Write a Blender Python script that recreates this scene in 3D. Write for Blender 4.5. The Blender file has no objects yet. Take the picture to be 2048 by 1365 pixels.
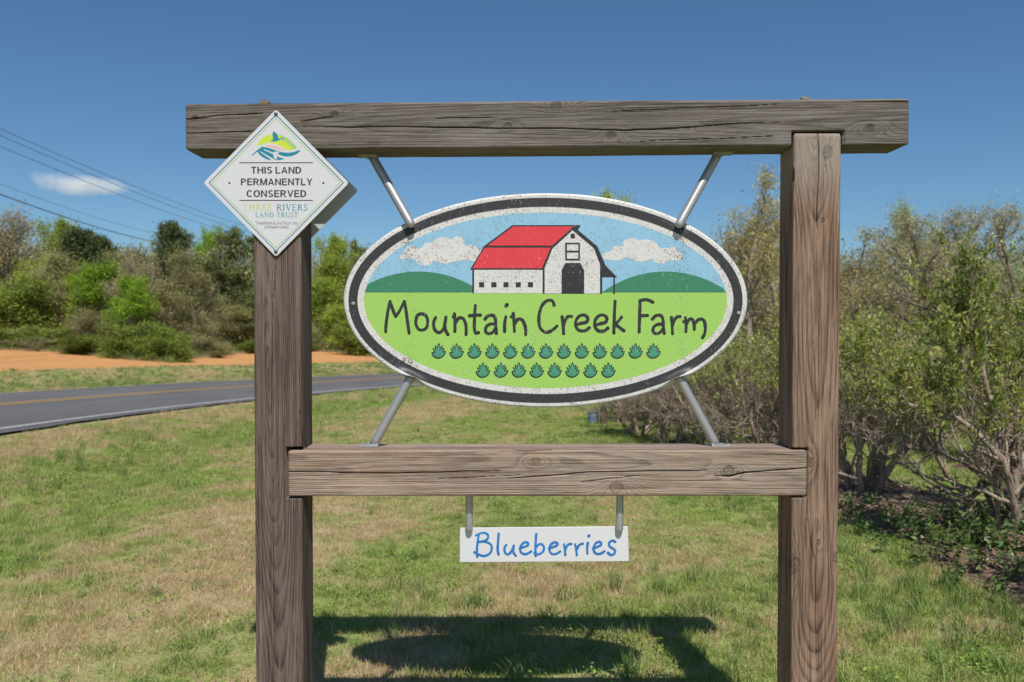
import bpy, bmesh, math, random
import numpy as np
from mathutils import Vector, Matrix, geometry

# ------------------------------------------------------------------ camera, sky, sun, exposure
scene = bpy.context.scene
COL = scene.collection
F = 1724.0                      # focal length in pixels of a 2048 px wide frame
EYE = 1.414
PITCH = math.atan(34.5 / F)
cam_data = bpy.data.cameras.new("camera")
cam = bpy.data.objects.new("camera", cam_data)
COL.objects.link(cam)
cam.location = (0, 0, EYE)
cam.rotation_euler = (math.pi / 2 - PITCH, 0, 0)
cam_data.sensor_width = 36.0
cam_data.lens = 36.0 * F / 2048.0
cam_data.clip_start = 0.05
cam_data.clip_end = 5000
cam_data.dof.use_dof = True
cam_data.dof.focus_distance = 2.62
cam_data.dof.aperture_fstop = 5.0
scene.camera = cam

SUN_TO = Vector((0.117, -0.685, 1.0)).normalized()
world = bpy.data.worlds.new("World")
scene.world = world
world.use_nodes = True
wn = world.node_tree.nodes
wl = world.node_tree.links
bg = wn["Background"]
sky = wn.new("ShaderNodeTexSky")
sky.sky_type = 'NISHITA'
sky.sun_disc = False
sky.sun_elevation = math.asin(SUN_TO.z)
sky.sun_rotation = math.atan2(SUN_TO.x, SUN_TO.y)
sky.altitude = 300
sky.air_density = 1.0
sky.dust_density = 0.25
sky.ozone_density = 10.0
tint_ = wn.new("ShaderNodeMix"); tint_.data_type = 'RGBA'; tint_.blend_type = 'MULTIPLY'
tint_.inputs[0].default_value = 1.0
tint_.inputs[7].default_value = (1.02, 1.12, 1.07, 1)
wl.new(sky.outputs[0], tint_.inputs[6])
wl.new(tint_.outputs[2], bg.inputs[0])
bg.inputs[1].default_value = 0.068

sun_data = bpy.data.lights.new("sun", 'SUN')
sun_data.energy = 4.0
sun_data.angle = math.radians(0.53)
sun_data.color = (1.0, 0.955, 0.89)
sun = bpy.data.objects.new("sun", sun_data)
COL.objects.link(sun)
sun.location = SUN_TO * 40
sun.rotation_euler = SUN_TO.to_track_quat('Z', 'Y').to_euler()

vs = scene.view_settings
scene.display_settings.display_device = 'sRGB'
vs.view_transform = 'Standard'
vs.look = 'None'
vs.exposure = 0.25
vs.gamma = 1.0
vs.use_curve_mapping = False

rng = np.random.default_rng(7)
random.seed(7)

# ------------------------------------------------------------------ helpers
cp, sp = math.cos(PITCH), math.sin(PITCH)


def P(px, py, Y):
    """point of the vertical plane at depth Y seen at photo pixel px,py"""
    dx = (px - 1024.0) / F
    dz = -(py - 682.5) / F
    y = cp + sp * dz
    z = -sp + cp * dz
    t = Y / y
    return (dx * t, Y, EYE + z * t)


def smooth(a, b, x):
    t = np.clip((x - a) / (b - a), 0, 1)
    return t * t * (3 - 2 * t)


_lat = rng.random((256, 256))


def vnoise(x, y):
    x = np.asarray(x, float); y = np.asarray(y, float)
    xi = np.floor(x).astype(int); yi = np.floor(y).astype(int)
    fx = x - xi; fy = y - yi
    fx = fx * fx * (3 - 2 * fx); fy = fy * fy * (3 - 2 * fy)
    a = _lat[xi % 256, yi % 256]; b = _lat[(xi + 1) % 256, yi % 256]
    c = _lat[xi % 256, (yi + 1) % 256]; d = _lat[(xi + 1) % 256, (yi + 1) % 256]
    return (a * (1 - fx) + b * fx) * (1 - fy) + (c * (1 - fx) + d * fx) * fy


def fnoise(x, y, octv=4):
    s = 0; a = 0.5; t = 0
    for i in range(octv):
        s = s + a * vnoise(np.asarray(x) * 2 ** i + 17.3 * i, np.asarray(y) * 2 ** i + 9.1 * i)
        t += a; a *= 0.5
    return s / t


def np_mesh(name, verts, quads=None, tris=None, attrs=None, smooth_shade=False, mats=None, matidx=None):
    me = bpy.data.meshes.new(name)
    verts = np.asarray(verts, np.float32)
    nq = 0 if quads is None else len(quads)
    nt = 0 if tris is None else len(tris)
    me.vertices.add(len(verts))
    me.vertices.foreach_set("co", verts.ravel())
    loops = []
    starts = []
    if nq:
        q = np.asarray(quads, np.int32)
        loops.append(q.ravel()); starts.append(np.arange(nq) * 4)
    if nt:
        t = np.asarray(tris, np.int32)
        loops.append(t.ravel()); starts.append(nq * 4 + np.arange(nt) * 3)
    if nq + nt:
        lv = np.concatenate(loops).astype(np.int32)
        st = np.concatenate(starts).astype(np.int32)
        me.loops.add(len(lv))
        me.loops.foreach_set("vertex_index", lv)
        me.polygons.add(nq + nt)
        me.polygons.foreach_set("loop_start", st)
        if smooth_shade:
            me.polygons.foreach_set("use_smooth", np.ones(nq + nt, bool))
        if matidx is not None:
            me.polygons.foreach_set("material_index", np.asarray(matidx, np.int32))
    if attrs:
        for k, (ty, arr) in attrs.items():
            a = me.attributes.new(k, ty, 'POINT')
            if ty == 'FLOAT':
                a.data.foreach_set("value", np.asarray(arr, np.float32).ravel())
            elif ty == 'INT':
                a.data.foreach_set("value", np.asarray(arr, np.int32).ravel())
            else:
                a.data.foreach_set("vector", np.asarray(arr, np.float32).ravel())
    for m in (mats or []):
        me.materials.append(m)
    me.update()
    me.validate()
    return me


def link(name, me, parent=None, kind=None, label=None, cat=None, group=None):
    o = bpy.data.objects.new(name, me)
    COL.objects.link(o)
    if parent is not None:
        o.parent = parent
    tag(o, label, cat, group, kind)
    return o


def tag(o, label=None, cat=None, group=None, kind=None):
    if label: o["label"] = label
    if cat: o["category"] = cat
    if group: o["group"] = group
    if kind: o["kind"] = kind
    return o


def empty(name, loc, label, cat, group=None):
    o = bpy.data.objects.new(name, None)
    COL.objects.link(o)
    o.location = loc
    o.empty_display_size = 0.1
    return tag(o, label, cat, group)


def child_world(name, me, parent, **kw):
    """mesh built in world coordinates, parented to a thing that sits at its base"""
    off = np.array(parent.location, np.float32)
    if parent.parent:
        off = off + np.array(parent.parent.location, np.float32)
    co = np.zeros(len(me.vertices) * 3, np.float32)
    me.vertices.foreach_get("co", co)
    co = (co.reshape(-1, 3) - off).ravel()
    me.vertices.foreach_set("co", co)
    me.update()
    return link(name, me, parent, **kw)


def tube_arrays(pts, rad, sides=6, phase=0.0, caps=False):
    pts = np.asarray(pts, float); n = len(pts)
    rad = np.broadcast_to(np.asarray(rad, float), (n,))
    d = np.gradient(pts, axis=0)
    d /= np.linalg.norm(d, axis=1)[:, None] + 1e-9
    ref = np.array([0.31, 0.22, 0.92]) if abs(d[0, 2]) < 0.9 else np.array([0.95, 0.1, 0.2])
    u = np.cross(d, ref); u /= np.linalg.norm(u, axis=1)[:, None] + 1e-9
    v = np.cross(d, u)
    a = np.arange(sides) * 2 * np.pi / sides + phase
    V = pts[:, None] + rad[:, None, None] * (np.cos(a)[None, :, None] * u[:, None] + np.sin(a)[None, :, None] * v[:, None])
    V = V.reshape(-1, 3)
    i = np.arange(n - 1)[:, None] * sides; j = np.arange(sides)[None]
    q = np.stack([i + j, i + (j + 1) % sides, i + sides + (j + 1) % sides, i + sides + j], -1).reshape(-1, 4)
    t = np.zeros((0, 3), int)
    if caps:
        V = np.vstack([V, pts[:1], pts[-1:]])
        k = len(V)
        jj = np.arange(sides)
        t0 = np.stack([np.full(sides, k - 2), (jj + 1) % sides, jj], -1)
        b = (n - 1) * sides
        t1 = np.stack([np.full(sides, k - 1), b + jj, b + (jj + 1) % sides], -1)
        t = np.vstack([t0, t1])
    return V, q, t


class Acc:
    """collects shapes of one mesh"""
    def __init__(s):
        s.v = []; s.q = []; s.t = []; s.n = 0; s.a = []

    def add(s, V, q=None, t=None, a=0.0):
        V = np.asarray(V, float)
        s.v.append(V)
        if q is not None and len(q): s.q.append(np.asarray(q) + s.n)
        if t is not None and len(t): s.t.append(np.asarray(t) + s.n)
        s.a.append(np.broadcast_to(np.asarray(a, float), (len(V),)))
        s.n += len(V)

    def tube(s, pts, rad, sides=6, caps=False, a=0.0):
        V, q, t = tube_arrays(pts, rad, sides, caps=caps)
        s.add(V, q, t, a)

    def box(s, c, size, rot=None, a=0.0):
        x, y, z = np.array(size) / 2
        V = np.array([[-x, -y, -z], [x, -y, -z], [x, y, -z], [-x, y, -z], [-x, -y, z], [x, -y, z], [x, y, z], [-x, y, z]])
        if rot is not None: V = V @ np.array(rot).T
        q = [[0, 3, 2, 1], [4, 5, 6, 7], [0, 1, 5, 4], [1, 2, 6, 5], [2, 3, 7, 6], [3, 0, 4, 7]]
        s.add(V + np.array(c), q, None, a)

    def mesh(s, name, mats, smooth_shade=False, attr="tint"):
        V = np.vstack(s.v)
        q = np.vstack(s.q) if s.q else None
        t = np.vstack(s.t) if s.t else None
        return np_mesh(name, V, q, t, {attr: ('FLOAT', np.concatenate(s.a))}, smooth_shade, mats if isinstance(mats, list) else [mats])


def bevel_box_mesh(name, size, bev, mats, seg=2):
    bm = bmesh.new()
    bmesh.ops.create_cube(bm, size=1)
    for v in bm.verts:
        v.co = Vector((v.co.x * size[0], v.co.y * size[1], v.co.z * size[2]))
    bmesh.ops.bevel(bm, geom=bm.edges[:], offset=bev, segments=seg, affect='EDGES', profile=0.6)
    me = bpy.data.meshes.new(name)
    bm.to_mesh(me); bm.free()
    for m in mats: me.materials.append(m)
    return me


# ------------------------------------------------------------------ materials
class NT:
    """small node-graph writer"""
    def __init__(s, name):
        s.m = bpy.data.materials.new(name)
        s.m.use_nodes = True
        s.t = s.m.node_tree
        s.t.nodes.clear()
        s.out = s.n("ShaderNodeOutputMaterial")

    def n(s, ty, **kw):
        nd = s.t.nodes.new(ty)
        for k, v in kw.items():
            setattr(nd, k, v)
        return nd

    def l(s, a, b):
        s.t.links.new(a, b)

    def val(s, nd, i, v):
        if hasattr(v, 'is_output') or isinstance(v, bpy.types.NodeSocket):
            s.l(v, nd.inputs[i])
        else:
            nd.inputs[i].default_value = v

    def math(s, op, a, b=0.0, c=None, clamp=False):
        nd = s.n("ShaderNodeMath", operation=op, use_clamp=clamp)
        s.val(nd, 0, a); s.val(nd, 1, b)
        if c is not None: s.val(nd, 2, c)
        return nd.outputs[0]

    def mix(s, f, a, b, blend='MIX'):
        nd = s.n("ShaderNodeMix", data_type='RGBA', blend_type=blend)
        s.val(nd, 0, f)
        for i, v in ((6, a), (7, b)):
            if isinstance(v, bpy.types.NodeSocket): s.l(v, nd.inputs[i])
            else: nd.inputs[i].default_value = (v[0], v[1], v[2], 1)
        return nd.outputs[2]

    def ramp(s, f, stops, interp='LINEAR'):
        nd = s.n("ShaderNodeValToRGB")
        cr = nd.color_ramp
        cr.interpolation = interp
        while len(cr.elements) < len(stops): cr.elements.new(0.5)
        for e, (p, c) in zip(cr.elements, stops):
            e.position = p
            e.color = (c, c, c, 1) if not hasattr(c, '__len__') else (c[0], c[1], c[2], 1)
        s.val(nd, 0, f)
        return nd.outputs[0]

    def noise(s, vec=None, scale=5.0, detail=3.0, rough=0.55, dist=0.0):
        nd = s.n("ShaderNodeTexNoise")
        if vec is not None: s.l(vec, nd.inputs["Vector"])
        nd.inputs["Scale"].default_value = scale
        nd.inputs["Detail"].default_value = detail
        nd.inputs["Roughness"].default_value = rough
        nd.inputs["Distortion"].default_value = dist
        return nd.outputs[0]

    def mapping(s, vec, scale=(1, 1, 1), loc=(0, 0, 0)):
        nd = s.n("ShaderNodeMapping")
        s.l(vec, nd.inputs[0])
        nd.inputs[1].default_value = loc
        nd.inputs[3].default_value = scale
        return nd.outputs[0]

    def attr(s, name, out=2):
        nd = s.n("ShaderNodeAttribute", attribute_name=name)
        return nd.outputs[out]

    def coord(s, which="Object"):
        return s.n("ShaderNodeTexCoord").outputs[which]

    def pos(s):
        return s.n("ShaderNodeNewGeometry").outputs["Position"]

    def objrand(s):
        return s.n("ShaderNodeObjectInfo").outputs["Random"]

    def bsdf(s, color, rough=0.6, spec=0.5, metal=0.0, bump=None, bump_d=0.001, bump_s=1.0):
        b = s.n("ShaderNodeBsdfPrincipled")
        if isinstance(color, bpy.types.NodeSocket): s.l(color, b.inputs["Base Color"])
        else: b.inputs["Base Color"].default_value = (*color[:3], 1)
        s.val(b, "Roughness", rough)
        b.inputs["Specular IOR Level"].default_value = spec
        b.inputs["Metallic"].default_value = metal
        if bump is not None:
            bp = s.n("ShaderNodeBump")
            bp.inputs["Strength"].default_value = bump_s
            bp.inputs["Distance"].default_value = bump_d
            s.l(bump, bp.inputs["Height"])
            s.l(bp.outputs[0], b.inputs["Normal"])
        s.l(b.outputs[0], s.out.inputs[0])
        return b


def mat_foliage(name, dark, light, trans=0.3, alt=None, altamt=0.0, rough=0.55, var=0.25, spec=0.25):
    g = NT(name)
    t = g.attr("tint")
    c = g.mix(t, dark, light)
    if alt is not None:
        t2 = g.attr("tint2")
        c = g.mix(g.math('MULTIPLY', t2, altamt), c, alt)
    r = g.math('MULTIPLY_ADD', g.objrand(), var, 1.0 - var / 2)
    hs = g.n("ShaderNodeHueSaturation")
    g.l(c, hs.inputs["Color"]); g.l(r, hs.inputs["Value"])
    c = hs.outputs[0]
    b = g.n("ShaderNodeBsdfPrincipled")
    g.l(c, b.inputs["Base Color"])
    b.inputs["Roughness"].default_value = rough
    b.inputs["Specular IOR Level"].default_value = spec
    tr = g.n("ShaderNodeBsdfTranslucent")
    g.l(c, tr.inputs[0])
    mx = g.n("ShaderNodeMixShader")
    mx.inputs[0].default_value = trans
    g.l(b.outputs[0], mx.inputs[1]); g.l(tr.outputs[0], mx.inputs[2])
    g.l(mx.outputs[0], g.out.inputs[0])
    return g.m


def mat_bark(name, dark, light, scale=14.0, lichen=None, lamt=0.5):
    g = NT(name)
    v = g.coord("Object")
    n1 = g.noise(g.mapping(v, (1, 1, 0.35)), scale, 4, 0.65)
    c = g.mix(g.ramp(n1, [(0.3, 0.0), (0.7, 1.0)]), dark, light)
    if lichen is not None:
        n2 = g.noise(v, scale * 1.7, 3, 0.6)
        c = g.mix(g.math('MULTIPLY', g.ramp(n2, [(0.5, 0.0), (0.62, 1.0)]), lamt), c, lichen)
    g.bsdf(c, 0.9, 0.15, bump=n1, bump_d=0.006, bump_s=0.6)
    return g.m


def mat_wood(name, light, dark, warm, rings=170.0, contrast=1.0, grey=0.5, seed=0.0, head=None):
    """weathered timber: R = distance from the pith (attribute), u a b = along / across"""
    g = NT(name)
    R = g.attr("ring")
    uab = g.attr("uab", 1)
    crack = g.attr("crack")
    knot = g.attr("knot")
    wob = g.noise(g.mapping(uab, (3.0, 26, 26), (seed, 0, 0)), 1.0, 3, 0.55)
    x = g.math('MULTIPLY_ADD', R, rings, g.math('MULTIPLY', wob, 0.7))
    fr = g.math('FRACT', x)
    # irregular ring strength: noise along the ring number
    cmb = g.n("ShaderNodeCombineXYZ"); g.l(g.math('FLOOR', x), cmb.inputs[0]); cmb.inputs[1].default_value = seed
    wn_ = g.n("ShaderNodeTexWhiteNoise", noise_dimensions='3D'); g.l(cmb.outputs[0], wn_.inputs[0])
    late = g.ramp(fr, [(0.0, 0.12), (0.45, 0.0), (0.72, 0.55), (0.88, 1.0), (0.97, 0.85), (1.0, 0.12)])
    late = g.math('MULTIPLY', late, g.math('MULTIPLY_ADD', wn_.outputs[0], 0.6, 0.4))
    fib = g.noise(g.mapping(uab, (3.2, 260, 260), (seed, 0, 0)), 1.0, 4, 0.7)
    fib2 = g.noise(g.mapping(uab, (1.4, 95, 95), (seed + 3, 0, 0)), 1.0, 3, 0.65)
    pale = g.noise(g.mapping(uab, (3.5, 190, 190), (seed + 31, 0, 0)), 1.0, 4, 0.75)
    tone = g.noise(g.mapping(uab, (1.3, 8, 8), (seed + 7, 0, 0)), 1.0, 4, 0.65)
    stain = g.noise(g.mapping(uab, (2.6, 16, 16), (seed + 41, 0, 0)), 1.0, 4, 0.7)
    blot = g.noise(g.mapping(uab, (14, 40, 40), (seed + 11, 0, 0)), 1.0, 4, 0.7)
    c = g.mix(g.ramp(tone, [(0.36, 0.0), (0.64, 1.0)]), light, warm)
    c = g.mix(g.math('MULTIPLY', late, 0.80 * contrast, clamp=True), c, dark)
    c = g.mix(g.math('MULTIPLY', g.ramp(fib, [(0.40, 1.0), (0.54, 0.0)]), 0.62), c, [v * 0.5 for v in dark])
    c = g.mix(g.math('MULTIPLY', g.ramp(fib2, [(0.48, 0.0), (0.68, 1.0)]), 0.45), c, [min(1, v * 1.5) for v in light])
    c = g.mix(g.math('MULTIPLY', g.ramp(pale, [(0.55, 0.0), (0.67, 1.0)]), 0.36), c, [min(1, v * 1.9) for v in light])
    gr = sum(light) / 3
    c = g.mix(g.math('MULTIPLY', g.ramp(blot, [(0.45, 0.0), (0.62, 1.0)]), grey), c, (gr * 1.05, gr * 1.0, gr * 0.97))
    c = g.mix(g.math('MULTIPLY', g.ramp(g.noise(g.mapping(uab, (5, 30, 30), (seed + 23, 0, 0)), 1.0, 4, 0.7), [(0.56, 0.0), (0.72, 1.0)]), 0.45), c, [v * 0.55 for v in dark])
    c = g.mix(g.math('MULTIPLY', g.ramp(stain, [(0.52, 0.0), (0.66, 1.0)]), 0.30), c, [v * 1.1 for v in dark])
    c = g.mix(g.math('MULTIPLY', g.ramp(stain, [(0.34, 1.0), (0.46, 0.0)]), 0.35), c, [min(1, v * 1.45) for v in light])
    if head is not None:                      # bleached end of the timber, from u = head upwards
        sx = g.n("ShaderNodeSeparateXYZ"); g.l(uab, sx.inputs[0])
        hb_ = g.math('MULTIPLY_ADD', g.math('SUBTRACT', sx.outputs[0], head), 6.0, g.math('MULTIPLY', g.math('SUBTRACT', stain, 0.5), 2.2), clamp=True)
        c = g.mix(g.math('MULTIPLY', hb_, 0.55), c, (0.40, 0.36, 0.32))
    c = g.mix(g.ramp(knot, [(0.0, 0.0), (1.0, 0.85)]), c, [v * 0.8 for v in dark])
    c = g.mix(crack, c, (0.012, 0.010, 0.009))
    hgt = g.math('ADD', g.math('MULTIPLY', late, -0.5), g.math('MULTIPLY', fib, 1.2))
    g.bsdf(c, 0.88, 0.18, bump=hgt, bump_d=0.0028, bump_s=1.0)
    return g.m


def mat_paint(name, col, speck=(0.10, 0.06, 0.05), amt=0.5, rough=0.42, crackle=0.0, flecks=None, fleckamt=0.0, fade=0.12, streak=True, sp=0.0):
    """sun-worn sign print: specks, crazing, worn flecks (object space, metres)"""
    g = NT(name)
    v = g.pos()
    big = g.noise(v, 5.0, 3, 0.6)
    c = g.mix(g.math('MULTIPLY', big, fade), col, [min(0.85, x * 0.75 + 0.2) for x in col])
    n = g.noise(g.mapping(v, (1, 1, 0.75)), 260.0, 2.5, 0.6)
    region = g.noise(v, 9.0, 3, 0.6)
    th = g.math('MULTIPLY_ADD', region, -0.20, 0.745 - sp)
    if streak:
        sx = g.n("ShaderNodeSeparateXYZ"); g.l(v, sx.inputs[0])
        d = g.math('ABSOLUTE', g.math('SUBTRACT', g.math('ABSOLUTE', g.math('SUBTRACT', sx.outputs[0], 0.103)), 0.418))
        st = g.math('SUBTRACT', 1.0, g.math('DIVIDE', d, 0.03), clamp=True)
        th = g.math('SUBTRACT', th, g.math('MULTIPLY', st, 0.075))
    m = g.math('MULTIPLY', g.math('SUBTRACT', n, th), 16.0, clamp=True)
    c = g.mix(g.math('MULTIPLY', m, amt), c, speck)
    if crackle > 0:
        vo = g.n("ShaderNodeTexVoronoi", feature='DISTANCE_TO_EDGE')
        warp = g.n("ShaderNodeVectorMath", operation='MULTIPLY_ADD')
        nn = g.n("ShaderNodeTexNoise"); g.l(v, nn.inputs["Vector"]); nn.inputs["Scale"].default_value = 120.0
        g.l(nn.outputs[1], warp.inputs[0]); warp.inputs[1].default_value = (0.012, 0.012, 0.012); g.l(v, warp.inputs[2])
        g.l(warp.outputs[0], vo.inputs["Vector"]); vo.inputs["Scale"].default_value = 110.0
        e = g.ramp(vo.outputs["Distance"], [(0.0, 1.0), (0.07, 0.0)])
        e = g.math('MULTIPLY', e, g.ramp(g.noise(v, 34.0, 3, 0.7), [(0.48, 0.0), (0.60, 1.0)]))
        c = g.mix(g.math('MULTIPLY', e, crackle), c, (0.16, 0.11, 0.09))
    if flecks is not None:
        f = g.noise(g.mapping(v, (1.2, 1, 0.55), (3, 5, 7)), 190.0, 3, 0.65)
        fm = g.math('MULTIPLY', g.math('SUBTRACT', f, g.math('MULTIPLY_ADD', region, -0.18, 0.725)), 14.0, clamp=True)
        c = g.mix(g.math('MULTIPLY', fm, fleckamt), c, flecks)
    g.bsdf(c, rough, 0.4, bump=n, bump_d=0.0003, bump_s=0.3)
    return g.m


def mat_plain(name, col, rough=0.5, spec=0.5, metal=0.0, var=0.12, scale=30.0, bump=0.0):
    g = NT(name)
    v = g.coord("Object")
    n = g.noise(v, scale, 4, 0.6)
    c = g.mix(g.math('MULTIPLY', n, var * 2), col, [x * 0.55 for x in col])
    rr = g.math('MULTIPLY_ADD', n, 0.25, rough - 0.12)
    g.bsdf(c, rr, spec, metal, bump=n if bump else None, bump_d=bump)
    return g.m


M = {}
M['wood_top'] = mat_wood("weathered_beam_grey", (0.205, 0.178, 0.160), (0.056, 0.047, 0.042), (0.172, 0.132, 0.106), 260, 0.90, 0.34, 1.0)
M['wood_low'] = mat_wood("weathered_beam_tan", (0.375, 0.290, 0.228), (0.118, 0.086, 0.068), (0.355, 0.232, 0.160), 230, 0.85, 0.25, 5.0)
M['wood_left'] = mat_wood("weathered_post_brown", (0.190, 0.145, 0.122), (0.036, 0.026, 0.023), (0.165, 0.102, 0.080), 170, 1.2, 0.14, 9.0)
M['wood_right'] = mat_wood("weathered_post_reddish", (0.320, 0.215, 0.155), (0.046, 0.026, 0.019), (0.265, 0.142, 0.090), 130, 1.3, 0.08, 13.0, 1.86)
M['peg'] = mat_plain("peg_wood", (0.30, 0.21, 0.13), 0.8, 0.2, 0, 0.4, 90, 0.002)
M['steel'] = mat_plain("galvanised_pipe", (0.50, 0.50, 0.51), 0.42, 0.5, 0.55, 0.25, 60, 0.0006)
M['flange'] = mat_plain("welded_flange", (0.42, 0.42, 0.41), 0.5, 0.5, 0.4, 0.4, 150, 0.003)
M['screw'] = mat_plain("screw_steel", (0.22, 0.22, 0.23), 0.45, 0.5, 0.7, 0.3, 200)
W_ = (0.64, 0.62, 0.605)
M['s_white'] = mat_paint("sign_white_paint", W_, (0.17, 0.10, 0.08), 0.9, 0.45, 0.6, sp=0.055)
M['s_back'] = mat_plain("sign_back_sheet", (0.66, 0.67, 0.69), 0.4, 0.5, 0, 0.08, 20)
M['s_black'] = mat_paint("sign_black_paint", (0.035, 0.034, 0.037), (0.3, 0.3, 0.3), 0.0, 0.45, 0.0, (0.42, 0.40, 0.40), 0.55, 0.02, False)
M['s_sky'] = mat_paint("sign_sky_paint", (0.26, 0.48, 0.65), (0.13, 0.18, 0.22), 0.75, 0.45, 0.45, sp=0.04)
M['s_hill'] = mat_paint("sign_hill_paint", (0.042, 0.20, 0.11), (0.03, 0.1, 0.06), 0.2, 0.45, 0.0, (0.30, 0.50, 0.42), 0.7, 0.04)
M['s_field'] = mat_paint("sign_field_paint", (0.32, 0.545, 0.105), (0.20, 0.33, 0.12), 0.6, 0.45, 0.0, (0.50, 0.66, 0.50), 0.6, 0.10, sp=0.03)
M['s_red'] = mat_paint("sign_red_paint", (0.66, 0.045, 0.06), (0.4, 0.02, 0.04), 0.3, 0.45, 0.0, (0.80, 0.34, 0.36), 0.7, 0.03, False)
M['s_ink'] = mat_paint("sign_ink", (0.030, 0.029, 0.032), (0.3, 0.3, 0.3), 0.0, 0.45, 0.0, (0.40, 0.44, 0.36), 0.7, 0.0, False)
M['s_leaf'] = mat_paint("sign_leaf_paint", (0.05, 0.245, 0.135), (0.02, 0.1, 0.06), 0.3, 0.45, 0.0, (0.25, 0.50, 0.45), 0.8, 0.04, False)
M['s_vein'] = mat_paint("sign_leaf_vein_paint", (0.10, 0.33, 0.23), (0.02, 0.1, 0.06), 0.2, 0.45, 0.0, (0.3, 0.5, 0.45), 0.6, 0.04, False)
M['p_white'] = mat_plain("plate_white", (0.63, 0.62, 0.635), 0.35, 0.5, 0, 0.03, 6)
M['p_grey'] = mat_plain("plate_aluminium", (0.55, 0.56, 0.58), 0.4, 0.5, 0.1, 0.06, 8)
M['p_text'] = mat_plain("plate_charcoal_print", (0.050, 0.047, 0.055), 0.45, 0.4, 0, 0.05, 30)
M['p_teal'] = mat_plain("plate_teal_print", (0.02, 0.22, 0.31), 0.45, 0.4, 0, 0.05, 30)
M['p_blue'] = mat_plain("plate_blue_print", (0.03, 0.17, 0.29), 0.45, 0.4, 0, 0.05, 30)
M['p_lime'] = mat_plain("plate_lime_print", (0.55, 0.66, 0.06), 0.45, 0.4, 0, 0.05, 30)
M['p_limep'] = mat_plain("plate_pale_lime_print", (0.48, 0.58, 0.12), 0.45, 0.4, 0, 0.05, 30)
M['p_green'] = mat_plain("plate_soft_green_print", (0.36, 0.52, 0.19), 0.45, 0.4, 0, 0.05, 30)
M['p_pink'] = mat_plain("plate_pink_print", (0.75, 0.40, 0.38), 0.45, 0.4, 0, 0.05, 30)
M['b_white'] = mat_plain("board_white_paint", (0.66, 0.66, 0.675), 0.5, 0.4, 0, 0.05, 14, 0.0006)


def mat_brush():
    g = NT("blue_brush_paint")
    v = g.pos()
    n = g.noise(v, 26.0, 3, 0.6)
    n2 = g.noise(g.mapping(v, (1, 1, 1), (4, 4, 4)), 160.0, 3, 0.6)
    c = g.mix(g.ramp(n, [(0.3, 0.0), (0.7, 1.0)]), (0.004, 0.125, 0.43), (0.03, 0.22, 0.56))
    c = g.mix(g.math('MULTIPLY', g.ramp(n2, [(0.5, 0.0), (0.75, 1.0)]), 0.25), c, (0.3, 0.5, 0.72))
    g.bsdf(c, 0.4, 0.4)
    return g.m


M['b_blue'] = mat_brush()


def mat_ground():
    g = NT("lawn_soil")
    v = g.pos()
    dry = g.attr("dry")
    n = g.noise(v, 38.0, 4, 0.7)
    n2 = g.noise(v, 2.3, 4, 0.6)
    n3 = g.noise(v, 9.0, 3, 0.65)
    green = g.mix(n, (0.18, 0.25, 0.055), (0.32, 0.39, 0.11))
    tan = g.mix(n, (0.33, 0.245, 0.145), (0.54, 0.43, 0.26))
    k = g.math('ADD', g.math('MULTIPLY_ADD', dry, 0.75, 0.12), g.math('MULTIPLY', g.math('SUBTRACT', n3, 0.5), 1.1), clamp=True)
    k = g.math('ADD', k, g.math('MULTIPLY', g.math('SUBTRACT', n2, 0.5), 0.4), clamp=True)
    c = g.mix(k, green, tan)
    g.bsdf(c, 0.95, 0.1, bump=n, bump_d=0.03, bump_s=0.7)
    return g.m


def mat_asphalt():
    g = NT("asphalt")
    v = g.pos()
    n = g.noise(v, 60.0, 3, 0.7)
    n2 = g.noise(g.mapping(v, (0.6, 0.25, 1)), 1.2, 4, 0.6)
    c = g.mix(n, (0.108, 0.106, 0.105), (0.170, 0.167, 0.163))
    c = g.mix(g.math('MULTIPLY', g.ramp(n2, [(0.4, 0.0), (0.7, 1.0)]), 0.65), c, (0.080, 0.080, 0.082))
    g.bsdf(c, 0.85, 0.3, bump=n, bump_d=0.004, bump_s=0.5)
    return g.m


def mat_soil(name, a, b, scale=18.0):
    g = NT(name)
    v = g.pos()
    n = g.noise(g.mapping(v, (0.7, 1.0, 1)), scale, 5, 0.7)
    n2 = g.noise(v, 0.7, 3, 0.6)
    c = g.mix(g.ramp(n, [(0.25, 0.0), (0.75, 1.0)]), a, b)
    c = g.mix(g.math('MULTIPLY', n2, 0.5), c, [min(1, x * 1.18) for x in b])
    g.bsdf(c, 0.95, 0.1, bump=n, bump_d=0.05, bump_s=0.8)
    return g.m


def mat_line(name, col, wear):
    g = NT(name)
    v = g.pos()
    n = g.noise(v, 25.0, 4, 0.7)
    c = g.mix(g.ramp(n, [(0.42, 0.0), (0.62, wear)]), col, (0.10, 0.10, 0.10))
    g.bsdf(c, 0.7, 0.3)
    return g.m


M['ground'] = mat_ground()
M['asphalt'] = mat_asphalt()
M['soil'] = mat_soil("orange_clay", (0.40, 0.185, 0.070), (0.62, 0.325, 0.130), 9.0)
M['mulch'] = mat_soil("bark_mulch", (0.085, 0.055, 0.040), (0.34, 0.235, 0.17), 45.0)
M['line_w'] = mat_line("white_road_paint", (0.44, 0.43, 0.41), 0.6)
M['line_y'] = mat_line("yellow_road_paint", (0.52, 0.30, 0.07), 0.5)

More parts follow.
